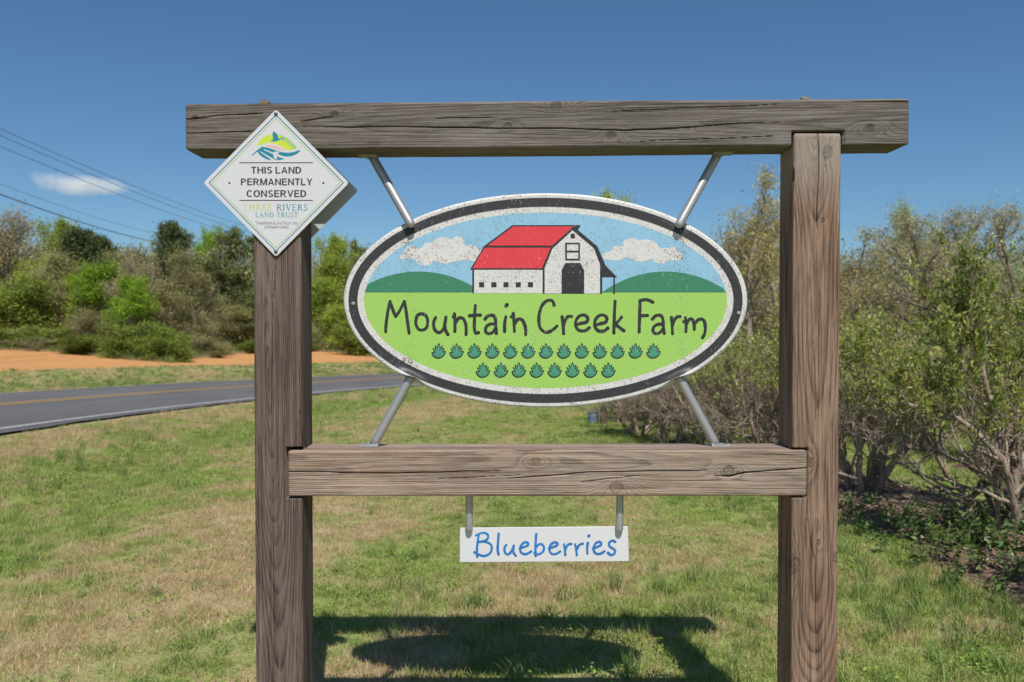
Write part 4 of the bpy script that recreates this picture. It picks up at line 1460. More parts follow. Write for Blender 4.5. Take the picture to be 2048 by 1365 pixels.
def serif(body, u0, u1, v0, v1, mat):
    tot = sum(SW[c] for c in body); k = (u1 - u0) / tot; u = u0
    polys = []
    lay = 1.0
    for c in body:
        w = SW[c] * k
        if c != ' ':
            for pl in SER[c]:
                polys.append(([c1(u + w * (0.07 + 0.86 * x), v1 + (v0 - v1) * y) for x, y in pl], lay, 0)); lay += 0.06
        u += w
    child_world("lettering", poly_mesh("lettering", polys, DY, [mat]), dia)


serif("THREE", 340, 584, 878, 930, M['p_limep'])
serif("RIVERS", 612, 868, 878, 931, M['p_teal'])
serif("LAND TRUST", 443, 788, 945, 984, M['p_teal'])

# leaf, river and heron emblem
c8 = lambda u, v: (500 + u / 13.65, 240 + v / 13.65)
emb = lambda name, polys, mat: child_world(name, poly_mesh(name, [(smoothpoly([c8(*p) for p in pts], 4) if sm else [c8(*p) for p in pts], ly, 0) for pts, ly, sm in polys], DY, [mat]), dia)
emb("emblem_hill", [([(215, 700), (228, 620), (300, 520), (420, 445), (560, 402), (720, 398), (900, 440), (1060, 530), (1200, 670), (1270, 765), (1180, 815), (1060, 832), (960, 800), (830, 722), (700, 664), (560, 632), (420, 640), (300, 692)], 1, True)], M['p_lime'])
emb("emblem_hill", [([(800, 412), (930, 455), (1080, 545), (1200, 670), (1268, 760), (1200, 805), (1110, 720), (990, 610), (880, 555), (850, 480)], 2, True)], M['p_green'])
emb("emblem_bank", [([(400, 702), (560, 688), (700, 718), (830, 776), (960, 834), (850, 832), (700, 785), (540, 742)], 1, True)], M['p_pink'])
emb("emblem_river", [([(45, 965), (190, 832), (215, 850), (70, 985)], 1.5, False),
                     ([(190, 840), (330, 732), (500, 766), (700, 830), (860, 886), (1040, 902), (1200, 880), (1320, 832), (1385, 840), (1290, 930), (1140, 992), (1000, 1008), (880, 985), (780, 945), (600, 880), (380, 800), (368, 820), (600, 925), (700, 990), (950, 1068), (800, 1104), (700, 1100), (560, 1020), (280, 860), (268, 878), (450, 1000), (596, 1100), (480, 1088), (340, 1020), (240, 935), (196, 865)], 1, False)], M['p_teal'])
emb("emblem_fish", [([(640, 905), (690, 872), (770, 868), (800, 890), (750, 930), (738, 965), (722, 1000), (745, 1088), (700, 1070), (660, 1045), (640, 980)], 3, True)], M['p_white'])
emb("emblem_heron", [([(560, 575), (628, 548), (612, 380), (640, 315), (690, 345), (735, 385), (768, 450), (770, 500), (830, 522), (880, 484), (942, 530), (885, 515), (810, 556), (705, 590), (600, 597)], 3, False)], M['p_teal'])
for px, py in ((552, 228), (552, 503)):
    ac = Acc(); p = P(px, py, DY)
    ac.tube([(p[0], DY - 0.003, p[2]), (p[0], DY + 0.002, p[2])], 0.0052, 12, True)
    ac.tube([(p[0], DY - 0.0045, p[2]), (p[0], DY - 0.002, p[2])], 0.0030, 6, True)
    child_world("screw", ac.mesh("screw", M['screw']), dia)

bk = diamond_mesh("diamond_plate", YF + DEP + 0.004, M['p_grey'])
e2 = link("diamond_plate", bk, label="second diamond plate on the back of the left post showing its plain grey reverse", cat="sign")

# ------------------------------------------------------------------ vegetation: generators
def unit(v):
    v = np.asarray(v, float)
    return v / (np.linalg.norm(v, axis=-1, keepdims=True) + 1e-9)


def spindle(starts, dirs, lens, r0, bend, rg, nseg=2, sides=3, tip=0.25):
    """many thin tapered twigs at once; returns verts, quads and the tip points"""
    n = len(starts)
    ref = rg.normal(size=(n, 3))
    u = unit(np.cross(dirs, ref)); v = np.cross(dirs, u)
    bd = rg.normal(size=(n, 3)) * bend
    ts = np.linspace(0, 1, nseg + 1)
    rings = []; pts = []
    for t in ts:
        c = starts + dirs * (lens * t)[:, None] + bd * (lens * t * t)[:, None]
        pts.append(c)
        r = r0 * (1 - (1 - tip) * t)
        a = np.arange(sides) * 2 * np.pi / sides
        rings.append(c[:, None] + r[:, None, None] * (np.cos(a)[None, :, None] * u[:, None] + np.sin(a)[None, :, None] * v[:, None]))
    V = np.stack(rings, 1).reshape(-1, 3)
    m = (nseg + 1) * sides
    base = (np.arange(n) * m)[:, None, None]
    i = (np.arange(nseg) * sides)[None, :, None]; j = np.arange(sides)[None, None]
    q = np.stack([base + i + j, base + i + (j + 1) % sides, base + i + sides + (j + 1) % sides, base + i + sides + j], -1).reshape(-1, 4)
    return V, q, np.stack(pts, 1)


def leaves_np(c, d, size, rg, wid=0.5, flat=0.0):
    """rhombic leaves at points c along directions d"""
    n = len(c)
    d = unit(d)
    ref = rg.normal(size=(n, 3)); ref[:, 2] += flat
    s = unit(np.cross(d, ref))
    up = np.cross(s, d)
    L = size[:, None]
    p0 = c
    p1 = c + d * L * 0.5 + s * L * wid * 0.5 + up * L * 0.06
    p2 = c + d * L
    p3 = c + d * L * 0.5 - s * L * wid * 0.5 + up * L * 0.06
    V = np.stack([p0, p1, p2, p3], 1).reshape(-1, 3)
    q = np.arange(n * 4).reshape(n, 4)
    return V, q


def walk(p, d, L, r0, r1, nseg, wob, up, rg):
    pts = [np.array(p, float)]; d = unit(np.array(d, float))
    for i in range(nseg):
        d = unit(d + rg.normal(size=3) * wob + np.array([0, 0, up]))
        pts.append(pts[-1] + d * L / nseg)
    pts = np.array(pts)
    return pts, np.linspace(r0, r1, nseg + 1) * 1.0


def along(pts, t):
    k = np.clip(t, 0, 1) * (len(pts) - 1); i = np.minimum(k.astype(int), len(pts) - 2); f = (k - i)[:, None]
    return pts[i] * (1 - f) + pts[i + 1] * f, unit(pts[i + 1] - pts[i])


def side_dirs(axis, ang, rg):
    """directions leaving axis at angle ang, random roll"""
    ref = unit(np.cross(axis, rg.normal(size=axis.shape)))
    return unit(axis * np.cos(ang)[:, None] + ref * np.sin(ang)[:, None])


def gen_tree(seed, H=10.0, base=0.25, R=3.0, r0=0.16, nlimb=16, nbr=7, ntw=9, twl=0.7, leaf=0.16, nleaf=6, shape='round', wob=0.10, up=0.06, droop=0.0, leaf_w=0.55, stems=1, keep=1.0, tipn=0, leaf_spread=0.3):
    """returns (branch verts, quads), (leaf verts, quads, tint, tint2) of a tree standing at the origin"""
    rg = np.random.default_rng(seed)
    B = Acc(); seg_p = []; seg_d = []; seg_l = []; seg_r = []
    for st in range(stems):
        lean = rg.normal(size=3) * (0.05 if stems == 1 else 0.28); lean[2] = 1
        Hs = H * (1 if stems == 1 else rg.uniform(0.7, 1.0))
        tp, tr = walk((rg.normal() * 0.1 * (stems > 1), rg.normal() * 0.1 * (stems > 1), -0.2), lean, Hs * 0.97, r0, r0 * 0.12, 14, 0.05, 0.05, rg)
        tr = tr * (1 + 0.5 * np.exp(-np.arange(15) * 1.3))
        B.tube(tp, tr, 7)
        ts = base + (1 - base) * np.sort(rg.random(nlimb)) ** 0.9
        for t in ts:
            p, d = along(tp, np.array([t])); p = p[0]
            k = (t - base) / (1 - base)
            if shape == 'round': env = math.sqrt(max(0.05, 1 - (1.75 * k - 0.75) ** 2)); ang = math.radians(78 - 50 * k)
            elif shape == 'pine': env = (0.35 + 0.65 * min(1, (1 - k) * 1.6)) * (0.6 + 0.4 * k if k < 0.2 else 1); ang = math.radians(84 - 40 * k)
            elif shape == 'spread': env = math.sqrt(max(0.08, 1 - (1.4 * k - 0.4) ** 2)); ang = math.radians(72 - 38 * k)
            else: env = 1 - 0.6 * k; ang = math.radians(60 - 30 * k)
            L = R * env * rg.uniform(0.65, 1.15)
            az = rg.uniform(0, 2 * math.pi)
            dd = np.array([math.cos(az) * math.sin(ang), math.sin(az) * math.sin(ang), math.cos(ang)])
            rl = np.interp(t * 14, np.arange(15), tr) * 0.55
            lp, lr = walk(p, dd, L, rl, rl * 0.2, 6, wob, up, rg)
            B.tube(lp, lr, 5)
            nb = max(2, int(nbr * (0.5 + 0.6 * env)))
            tb = np.clip(0.22 + 0.8 * rg.random(nb), 0, 1)
            bp, bd = along(lp, tb)
            bdir = side_dirs(bd, np.radians(rg.uniform(25, 65, nb)), rg)
            bl = L * rg.uniform(0.25, 0.55, nb) * (1.15 - 0.55 * tb)
            for q in range(nb):
                xp, xr = walk(bp[q], bdir[q], bl[q], rl * 0.42, rl * 0.12, 4, wob * 1.3, up * 0.7, rg)
                B.tube(xp, xr, 4)
                m = ntw
                tt = 0.15 + 0.85 * rg.random(m)
                a_, b_ = along(xp, tt)
                seg_p.append(a_); seg_d.append(side_dirs(b_, np.radians(rg.uniform(15, 60, m)), rg)); seg_l.append(twl * rg.uniform(0.5, 1.2, m)); seg_r.append(np.full(m, max(rl * 0.11, 0.006)))
            # twigs along the limb too
            m = ntw
            a_, b_ = along(lp, 0.4 + 0.6 * rg.random(m))
            seg_p.append(a_); seg_d.append(side_dirs(b_, np.radians(rg.uniform(20, 60, m)), rg)); seg_l.append(twl * rg.uniform(0.5, 1.2, m)); seg_r.append(np.full(m, max(rl * 0.11, 0.006)))
        m = ntw * 2
        a_, b_ = along(tp, 0.85 + 0.15 * rg.random(m))
        seg_p.append(a_); seg_d.append(side_dirs(b_, np.radians(rg.uniform(10, 50, m)), rg)); seg_l.append(twl * rg.uniform(0.5, 1.2, m)); seg_r.append(np.full(m, 0.012))
    sp_ = np.vstack(seg_p); sd_ = np.vstack(seg_d); sl_ = np.concatenate(seg_l); sr_ = np.concatenate(seg_r)
    sd_ = unit(sd_ + np.array([0, 0, up * 2 - droop]))
    V, q, pts = spindle(sp_, sd_, sl_, sr_, 0.15, rg)
    B.add(V, q)
    n = len(sp_)
    if tipn:
        k = np.repeat(np.arange(n), tipn)
        t = rg.random(len(k))[:, None]
        p2 = pts[k, 0] * (1 - t) + pts[k, 2] * t
        d2 = side_dirs(sd_[k], np.radians(rg.uniform(20, 60, len(k))), rg)
        V, q, pt2 = spindle(p2, d2, sl_[k] * rg.uniform(0.3, 0.7, len(k)), np.full(len(k), 0.5) * sr_[k], 0.2, rg, 1)
        B.add(V, q)
        ends = np.concatenate([pts[:, [0, 2]], pt2[:, [0, 1]]]); dirs = np.concatenate([sd_, d2])
    else:
        ends = pts[:, [0, 2]]; dirs = sd_
    # leaves in clumps round the twigs
    clump = rg.random(len(ends))
    sel = np.repeat(np.arange(len(ends))[rg.random(len(ends)) < keep], nleaf)
    t = rg.uniform(0.3, 1.1, len(sel))[:, None]
    c = ends[sel, 0] * (1 - t) + ends[sel, 1] * t + rg.normal(size=(len(sel), 3)) * twl * leaf_spread * 0.5
    d = unit(dirs[sel] + rg.normal(size=(len(sel), 3)) * 0.9 + np.array([0, 0, 0.15 - droop]))
    LV, LQ = leaves_np(c, d, leaf * rg.uniform(0.6, 1.3, len(sel)), rg, leaf_w)
    tint = np.clip(0.5 + (clump[sel] - 0.5) * 0.7 + rg.normal(size=len(sel)) * 0.2, 0, 1)
    t2 = rg.random(len(sel))
    return B, (LV, LQ, np.repeat(tint, 4), np.repeat(t2, 4))


def tree_meshes(name_b, name_l, seed, bark, foliage, **kw):
    B, (LV, LQ, ti, t2) = gen_tree(seed, **kw)
    mb = B.mesh(name_b, bark, True)
    ml = np_mesh(name_l, LV, LQ, None, {"tint": ('FLOAT', ti), "tint2": ('FLOAT', t2)}, False, [foliage])
    zt = float(np.percentile(LV[:, 2], 99.7)); rr_ = float(np.percentile(np.hypot(LV[:, 0], LV[:, 1]), 97))
    return mb, ml, zt, rr_


BK = {
    'grey': mat_bark("grey_bark", (0.17, 0.15, 0.125), (0.42, 0.38, 0.33), 8),
    'brown': mat_bark("brown_bark", (0.17, 0.135, 0.105), (0.42, 0.34, 0.27), 8),
    'pine': mat_bark("pine_bark", (0.06, 0.045, 0.035), (0.16, 0.12, 0.09), 8),
    'dark': mat_bark("dark_bark", (0.08, 0.063, 0.052), (0.22, 0.175, 0.14), 8),
    'berry': mat_bark("blueberry_bark", (0.15, 0.105, 0.075), (0.45, 0.35, 0.265), 34, (0.56, 0.53, 0.47), 0.40),
}
LF = {
    'bright': mat_foliage("bright_spring_leaves", (0.13, 0.26, 0.016), (0.36, 0.52, 0.05), 0.35),
    'yellow': mat_foliage("yellow_green_leaves", (0.22, 0.32, 0.035), (0.50, 0.58, 0.10), 0.35),
    'pine': mat_foliage("pine_needles", (0.050, 0.085, 0.026), (0.16, 0.20, 0.07), 0.12),
    'pine2': mat_foliage("olive_pine_needles", (0.085, 0.115, 0.035), (0.25, 0.27, 0.09), 0.12),
    'bush': mat_foliage("thicket_leaves", (0.12, 0.20, 0.022), (0.33, 0.43, 0.06), 0.3, (0.20, 0.16, 0.06), 0.25, 0.55, 0.5),
    'bud': mat_foliage("brown_buds", (0.27, 0.215, 0.11), (0.50, 0.44, 0.22), 0.2, (0.28, 0.36, 0.07), 0.85),
    'pinkbud': mat_foliage("pinkish_buds", (0.30, 0.22, 0.13), (0.53, 0.42, 0.26), 0.2, (0.28, 0.32, 0.08), 0.6),
    'olive': mat_foliage("olive_catkins", (0.42, 0.35, 0.20), (0.80, 0.68, 0.42), 0.3, (0.28, 0.30, 0.10), 0.7),
    'gold': mat_foliage("golden_new_leaves", (0.40, 0.30, 0.12), (0.74, 0.60, 0.27), 0.3, (0.22, 0.24, 0.045), 0.8),
    'sage': mat_foliage("pale_green_leaves", (0.28, 0.34, 0.14), (0.58, 0.63, 0.30), 0.3),
}
KIND = {
    'bright1': ("crown", BK['grey'], LF['bright'], dict(H=8, base=0.22, R=3.2, nlimb=30, nbr=9, ntw=9, nleaf=11, leaf=0.19, leaf_spread=0.5)),
    'yellow1': ("crown", BK['grey'], LF['yellow'], dict(H=10, base=0.25, R=2.8, nlimb=30, nbr=8, ntw=8, nleaf=10, leaf=0.18, leaf_spread=0.5)),
    'pine1': ("crown", BK['pine'], LF['pine'], dict(H=12, base=0.35, R=2.6, r0=0.2, nlimb=36, nbr=8, ntw=9, nleaf=8, leaf=0.28, leaf_w=0.3, shape='round', twl=0.55, leaf_spread=0.6)),
    'pine2': ("crown", BK['pine'], LF['pine2'], dict(H=12, base=0.22, R=2.8, r0=0.2, nlimb=40, nbr=8, ntw=8, nleaf=8, leaf=0.28, leaf_w=0.3, shape='pine', twl=0.6, leaf_spread=0.6)),
    'bush1': ("crown", BK['dark'], LF['bush'], dict(H=3.6, base=0.06, R=1.5, r0=0.05, nlimb=13, nbr=6, ntw=8, twl=0.55, nleaf=9, leaf=0.105, stems=5, leaf_spread=0.45, keep=0.75, up=0.12, shape='cone')),
    'bare1': ("crown", BK['brown'], LF['bud'], dict(H=10, base=0.15, R=2.7, r0=0.12, nlimb=20, nbr=7, ntw=7, tipn=4, twl=0.8, nleaf=2, leaf=0.13, up=0.14, keep=0.85)),
    'bare2': ("crown", BK['grey'], LF['pinkbud'], dict(H=10, base=0.12, R=3.0, r0=0.12, nlimb=18, nbr=7, ntw=7, tipn=4, twl=0.9, nleaf=2, leaf=0.14, up=0.10, stems=2, keep=0.85)),
    'thicket': ("crown", BK['brown'], LF['bud'], dict(H=4, base=0.05, R=1.9, r0=0.05, nlimb=10, nbr=6, ntw=6, tipn=3, twl=0.6, nleaf=2, leaf=0.11, stems=3, up=0.1, keep=0.6)),
    'oak1': ("crown", BK['dark'], LF['olive'], dict(H=9, base=0.20, R=3.6, r0=0.24, nlimb=15, nbr=8, ntw=8, tipn=2, twl=0.7, nleaf=4, leaf=0.10, shape='spread', wob=0.24, up=0.10, keep=0.55, leaf_spread=0.4)),
    'oak2': ("crown", BK['grey'], LF['sage'], dict(H=9, base=0.2, R=3.2, r0=0.18, nlimb=16, nbr=7, ntw=8, tipn=2, twl=0.75, nleaf=3, leaf=0.13, shape='spread', wob=0.18, up=0.1, keep=0.85, leaf_spread=0.5)),
    'gold1': ("crown", BK['brown'], LF['gold'], dict(H=9, base=0.18, R=2.6, r0=0.17, nlimb=17, nbr=6, ntw=7, tipn=2, twl=0.65, nleaf=3, leaf=0.12, shape='spread', wob=0.14, up=0.12, keep=0.8, leaf_spread=0.5)),
}
_TM = {}


def place_tree(px, top, width, Y, kind, label, name="tree", rot=None, group=None, X=None):
    if kind not in _TM:
        kl, bark, fol, kw = KIND[kind]
        _TM[kind] = tree_meshes("trunk", kl, 100 + len(_TM) * 13, bark, fol, **kw)
    mb, ml, zt, rr_ = _TM[kind]
    x = (px - 1024) / F * Y if X is None else X
    z0 = gz(x, Y)
    ztop = P(px, top, Y)[2]
    sz = (ztop - z0) / zt
    sx = (width * (0.56 if name == 'shrub' else 0.66) / F * Y) / rr_
    t = empty(name, (x, Y, z0 - (0.3 if name == 'shrub' else 0.0)), label, "tree" if name != "shrub" else "shrub", group)
    t.rotation_euler = (0, 0, random.uniform(0, 6.28) if rot is None else rot)
    t.scale = (sx, sx, sz)
    link("trunk", mb, t); link("crown", ml, t)
    return t

# ------------------------------------------------------------------ the wood beyond the field, left to right
EDGE_PX = [-60, 0, 130, 250, 340, 420, 510, 620, 700, 760, 900]
EDGE_Y = [37, 38.5, 38.5, 34.5, 33.2, 39, 47, 53, 51.5, 46.5, 50]


def edge(px, k=0.0):
    """depth of the foot of the wood at photo column px, k metres further in"""
    return float(np.interp(px, EDGE_PX, EDGE_Y)) + k


TREES = [
    (18, 425, 150, edge(18, 13.8), 'bare2', "pinkish bare tree with fine grey twigs at the far left edge", "bare_tree"),
    (88, 437, 105, edge(95, 16), 'yellow1', "tall yellow green tree left of the dark rounded pine", "leafy_tree"),
    (60, 515, 120, edge(60, 11.1), 'yellow1', "lower yellow green tree in front of the tall yellow green one", "leafy_tree"),
    (176, 462, 105, edge(172, 12), 'pine1', "dark rounded pine crown standing above the bright green tree", "pine_tree"),
    (222, 474, 70, edge(215, 13), 'pine1', "lower dark pine on the right shoulder of the rounded pine", "pine_tree"),
    (208, 524, 108, edge(205, 4.8), 'bright1', "brightest green spring tree in the middle of the left wood", "leafy_tree"),
    (262, 552, 72, edge(262, 3.9), 'bright1', "smaller bright green tree leaning on the brightest one", "leafy_tree"),
    (25, 556, 170, edge(25, 4.8), 'bush1', "dark green leafy tree at the left frame edge above the clay", "leafy_tree"),
    (140, 560, 130, edge(140, 7.5), 'bare1', "grey brown leafless tree between the dark green edge tree and the brightest tree", "bare_tree"),
    (265, 492, 110, edge(265, 15.6), 'bare1', "tan budding tree right of the dark pines", "bare_tree"),
    (320, 485, 110, edge(320, 17.4), 'bare1', "tall tan tree with pale upright stems left of the twin pines", "bare_tree"),
    (345, 560, 120, edge(345, 6.6), 'bare1', "brown leafless tree in the gap right of the bright green trees", "bare_tree"),
    (368, 446, 75, edge(368, 12), 'pine1', "tall dark pine with open sky gaps under its crown, left of the pale spire", "pine_tree"),
    (430, 456, 60, edge(430, 26.4), 'bright1', "narrow pale green tree top peeking between two pines", "leafy_tree"),
    (420, 520, 120, edge(420, 13.8), 'pine2', "olive pine in front of the pale green spire", "pine_tree"),
    (475, 458, 110, edge(475, 13.8), 'pine2', "large olive pine touching the left post", "pine_tree"),
    (535, 462, 110, edge(535, 15.6), 'pine2', "olive pine hidden behind the left post", "pine_tree"),
    (440, 610, 130, edge(440, 4.8), 'bare1', "grey brown brush tree at the foot of the olive pines", "bare_tree"),
    (500, 600, 100, edge(500, 6.6), 'pine2', "low olive pine beside the left post above the clay", "pine_tree"),
    (640, 470, 90, edge(640, 12.0), 'yellow1', "yellow green tree just right of the left post", "leafy_tree"),
    (685, 478, 70, edge(685, 19.2), 'bare1', "tan topped tree between the left post and the oval sign", "bare_tree"),
    (705, 484, 60, edge(705, 21.0), 'pine2', "small dark topped pine left of the oval sign rim", "pine_tree"),
    (665, 560, 130, edge(665, 4.8), 'yellow1', "leaning yellow green tree half hidden by the oval sign rim", "leafy_tree"),
    (745, 500, 120, edge(745, 9.3), 'yellow1', "yellow green tree behind the left end of the oval sign", "leafy_tree"),
    (840, 470, 150, 60, 'bare1', "tan tree behind the left half of the oval sign", "bare_tree"),
    (960, 470, 150, 64, 'pine2', "olive pine behind the barn picture of the oval sign", "pine_tree"),
    (1090, 470, 150, 70, 'yellow1', "yellow green tree behind the middle of the oval sign", "leafy_tree"),
    (1245, 384, 105, 62, 'yellow1', "yellow green tree top peeking over the upper right rim of the oval sign", "leafy_tree"),
    (1360, 470, 150, 48, 'oak2', "pale green tree behind the right end of the oval sign", "leafy_tree"),
    (245, 500, 110, edge(245, 8), 'bare1', "grey brown leafless tree right of the brightest tree", "bare_tree"),
    (110, 500, 120, edge(110, 7), 'bare1', "grey brown leafless tree below the tall yellow green tree", "bare_tree"),
    (300, 520, 110, edge(300, 6), 'bare2', "pinkish grey leafless tree in the middle of the left wood", "bare_tree"),
    (390, 500, 110, edge(390, 5), 'bare1', "tan leafless tree in front of the tall dark pine", "bare_tree"),
    # shrubs along the clay
    (120, 640, 150, edge(120, 1.3), 'bush1', "leafy green shrub left of the widest shrub on the clay edge", "shrub"),
    (200, 655, 130, edge(200, 0.9), 'bush1', "green shrub in front of the brightest tree on the clay edge", "shrub"),
    (268, 630, 150, edge(268, 0.5), 'bush1', "widest green shrub in the clay hollow", "shrub"),
    (335, 655, 120, edge(335, 0.3), 'bush1', "nearest green shrub where the two clay humps meet", "shrub"),
    (65, 640, 150, edge(65, 1.6), 'thicket', "brown twiggy thicket under the dark green edge tree", "shrub"),
    (160, 600, 110, edge(160, 1.5), 'thicket', "brown twiggy thicket below the grey leafless tree", "shrub"),
    (400, 655, 110, edge(400, 1.4), 'thicket', "tan twiggy thicket behind the pale dry grass", "shrub"),
    (405, 672, 70, edge(405, 1.2), 'bush1', "small green shrub right of the clay hollow", "shrub"),
    (475, 665, 90, edge(475, 1.6), 'bush1', "small green shrub left of the left post above the clay", "shrub"),
    (640, 640, 110, edge(640, 1.3), 'thicket', "brown thicket right of the left post", "shrub"),
    (740, 640, 120, edge(740, 0.9), 'bush1', "dark based green shrub by the lower left rim of the oval sign", "shrub"),
    (690, 600, 110, edge(690, 1.2), 'yellow1', "bright leaning sapling over the clay beside the oval sign rim", "shrub"),
    (25, 640, 120, edge(25, 0.3), 'bush1', "low green shrub at the left frame edge on the clay", "shrub"),
    (300, 640, 110, edge(300, 1.5), 'bush1', "green shrub between the widest and the nearest clay edge shrubs", "shrub"),
    (85, 660, 120, edge(85, 0.2), 'thicket', "low brown brush left of the clay edge shrubs", "shrub"),
    (445, 668, 90, edge(445, 0.5), 'thicket', "low tan brush above the right clay hump", "shrub"),
    (585, 650, 110, edge(585, 0.5), 'bush1', "green shrub behind the left post at the foot of the wood", "shrub"),
    # right hand trees
    (1500, 340, 170, 31, 'gold1', "tall budding tree with golden tips left of the right post", "budding_tree"),
    (1560, 330, 120, 34, 'gold1', "golden budding tree directly behind the right post", "budding_tree"),
    (1455, 470, 150, 33, 'oak1', "olive budding tree between the oval sign and the right post", "budding_tree"),
    (1710, 452, 150, 36, 'gold1', "golden yellow tree just right of the right post", "budding_tree"),
    (1700, 560, 160, 29, 'gold1', "lower golden brown tree beside the right post above the bushes", "budding_tree"),
    (1815, 402, 110, 44, 'oak2', "taller green tree top standing above the right hand trees", "budding_tree"),
    (1790, 470, 170, 33, 'oak1', "olive budding oak in front of the taller green top", "budding_tree"),
    (1880, 425, 230, 30, 'oak1', "wide budding oak with a dark forked trunk", "budding_tree"),
    (1975, 405, 190, 34, 'oak1', "reddish topped budding oak near the right edge", "budding_tree"),
    (2060, 400, 190, 31, 'oak1', "budding oak cut by the right edge of the view", "budding_tree"),
    (1600, 500, 170, 38, 'oak2', "pale green tree behind the right post and the bushes", "budding_tree"),
    (1950, 520, 200, 38, 'oak2', "low pale green tree behind the forked oak", "budding_tree"),
]
for (px, top, wd_, Y, kd, lab, nm) in TREES:
    place_tree(px, top, wd_, Y, kd, lab, nm)


def build_woodland():
    """the deep wood that reads as one mass: stems and leaf clumps in a belt"""
    rg = np.random.default_rng(77)
    A = Acc()
    # belts: (px range, depth, height)
    n = 2500
    px = np.concatenate([rg.uniform(-300, 1350, 1650), rg.uniform(1350, 2500, 850)])
    Yd = np.where(px < 1000, np.interp(px, EDGE_PX, EDGE_Y) + rg.uniform(13, 38, n), np.where(px < 1350, rg.uniform(58, 88, n), rg.uniform(40, 60, n)))
    x = (px - 1024) / F * Yd
    z0 = hgt(x, Yd)
    topy = np.interp(px, [-300, 0, 90, 200, 300, 420, 520, 640, 720, 900, 1200, 1340, 1400, 1500, 1700, 1800, 1950, 2500], [455, 450, 458, 488, 486, 478, 470, 484, 500, 480, 440, 470, 480, 440, 490, 460, 445, 420])
    Ht = (EYE + (648 - topy) / F * Yd - z0) * rg.uniform(0.60, 1.0, n)
    V, q, pts = spindle(np.stack([x, Yd, z0 - 0.2], -1), unit(np.stack([rg.normal(size=n) * 0.08, rg.normal(size=n) * 0.08, np.ones(n)], -1)), Ht, rg.uniform(0.04, 0.12, n), 0.06, rg, 3, 4)
    A.add(V, q, None, 0.5)
    m = 9
    k = np.repeat(np.arange(n), m)
    t = rg.uniform(0.15, 0.95, len(k))
    p = pts[k, 0] * (1 - t[:, None]) + pts[k, 3] * t[:, None]
    d = side_dirs(np.tile(np.array([0, 0, 1.0]), (len(k), 1)), np.radians(rg.uniform(25, 70, len(k))), rg)
    V, q, p2 = spindle(p, d, Ht[k] * rg.uniform(0.08, 0.22, len(k)), np.full(len(k), 0.028), 0.2, rg, 2, 3)
    A.add(V, q, None, 0.5)
    mb = A.mesh("woodland_stems", BK['brown'], False)
    nl = 8
    kk = np.repeat(np.arange(len(k)), nl)
    u = rg.uniform(0.1, 1.1, len(kk))[:, None]
    c = p2[kk, 0] * (1 - u) + p2[kk, 2] * u + rg.normal(size=(len(kk), 3)) * 0.30
    V, q = leaves_np(c, rg.normal(size=(len(kk), 3)) + np.array([0, 0, .2]), rg.uniform(0.12, 0.27, len(kk)), rg, 0.6)
    kindv = rg.random(n)[k][kk]
    tint = np.clip(rg.normal(size=len(kk)) * 0.2 + 0.5 + 0.3 * (rg.random(n)[k][kk] - 0.5), 0, 1)
    Vb = np.vstack([v for v in A.v]); Qb = np.vstack(A.q)
    ml = np_mesh("woodland", np.vstack([Vb, V]), np.vstack([Qb, q + len(Vb)]), None,
                 {"tint": ('FLOAT', np.concatenate([np.full(len(Vb), 0.4), np.repeat(tint, 4)])), "tint2": ('FLOAT', np.concatenate([np.zeros(len(Vb)), np.repeat(kindv, 4)]))}, False,
                 [BK['brown'], LF['wood']], np.concatenate([np.zeros(len(Qb), int), np.ones(len(q), int)]))
    bpy.data.meshes.remove(mb)
    link("woodland", ml, kind="stuff", label="mixed brown and green spring woodland filling in behind the nearer trees", cat="woodland")


LF['wood'] = mat_foliage("mixed_wood_leaves", (0.25, 0.20, 0.12), (0.48, 0.41, 0.24), 0.25, (0.24, 0.34, 0.06), 0.95)
build_woodland()

# ------------------------------------------------------------------ blueberry bushes
LF['berry'] = mat_foliage("blueberry_leaves", (0.145, 0.225, 0.026), (0.46, 0.55, 0.105), 0.40, (0.62, 0.43, 0.17), 0.6, 0.42, 0.2, 0.4)
LF['flower'] = mat_foliage("blueberry_blossom", (0.52, 0.40, 0.28), (0.72, 0.62, 0.45), 0.3, None, 0, 0.6, 0.1)
LF['weed'] = mat_foliage("weed_leaves", (0.075, 0.135, 0.030), (0.17, 0.25, 0.065), 0.25, None, 0, 0.45, 0.2, 0.4)


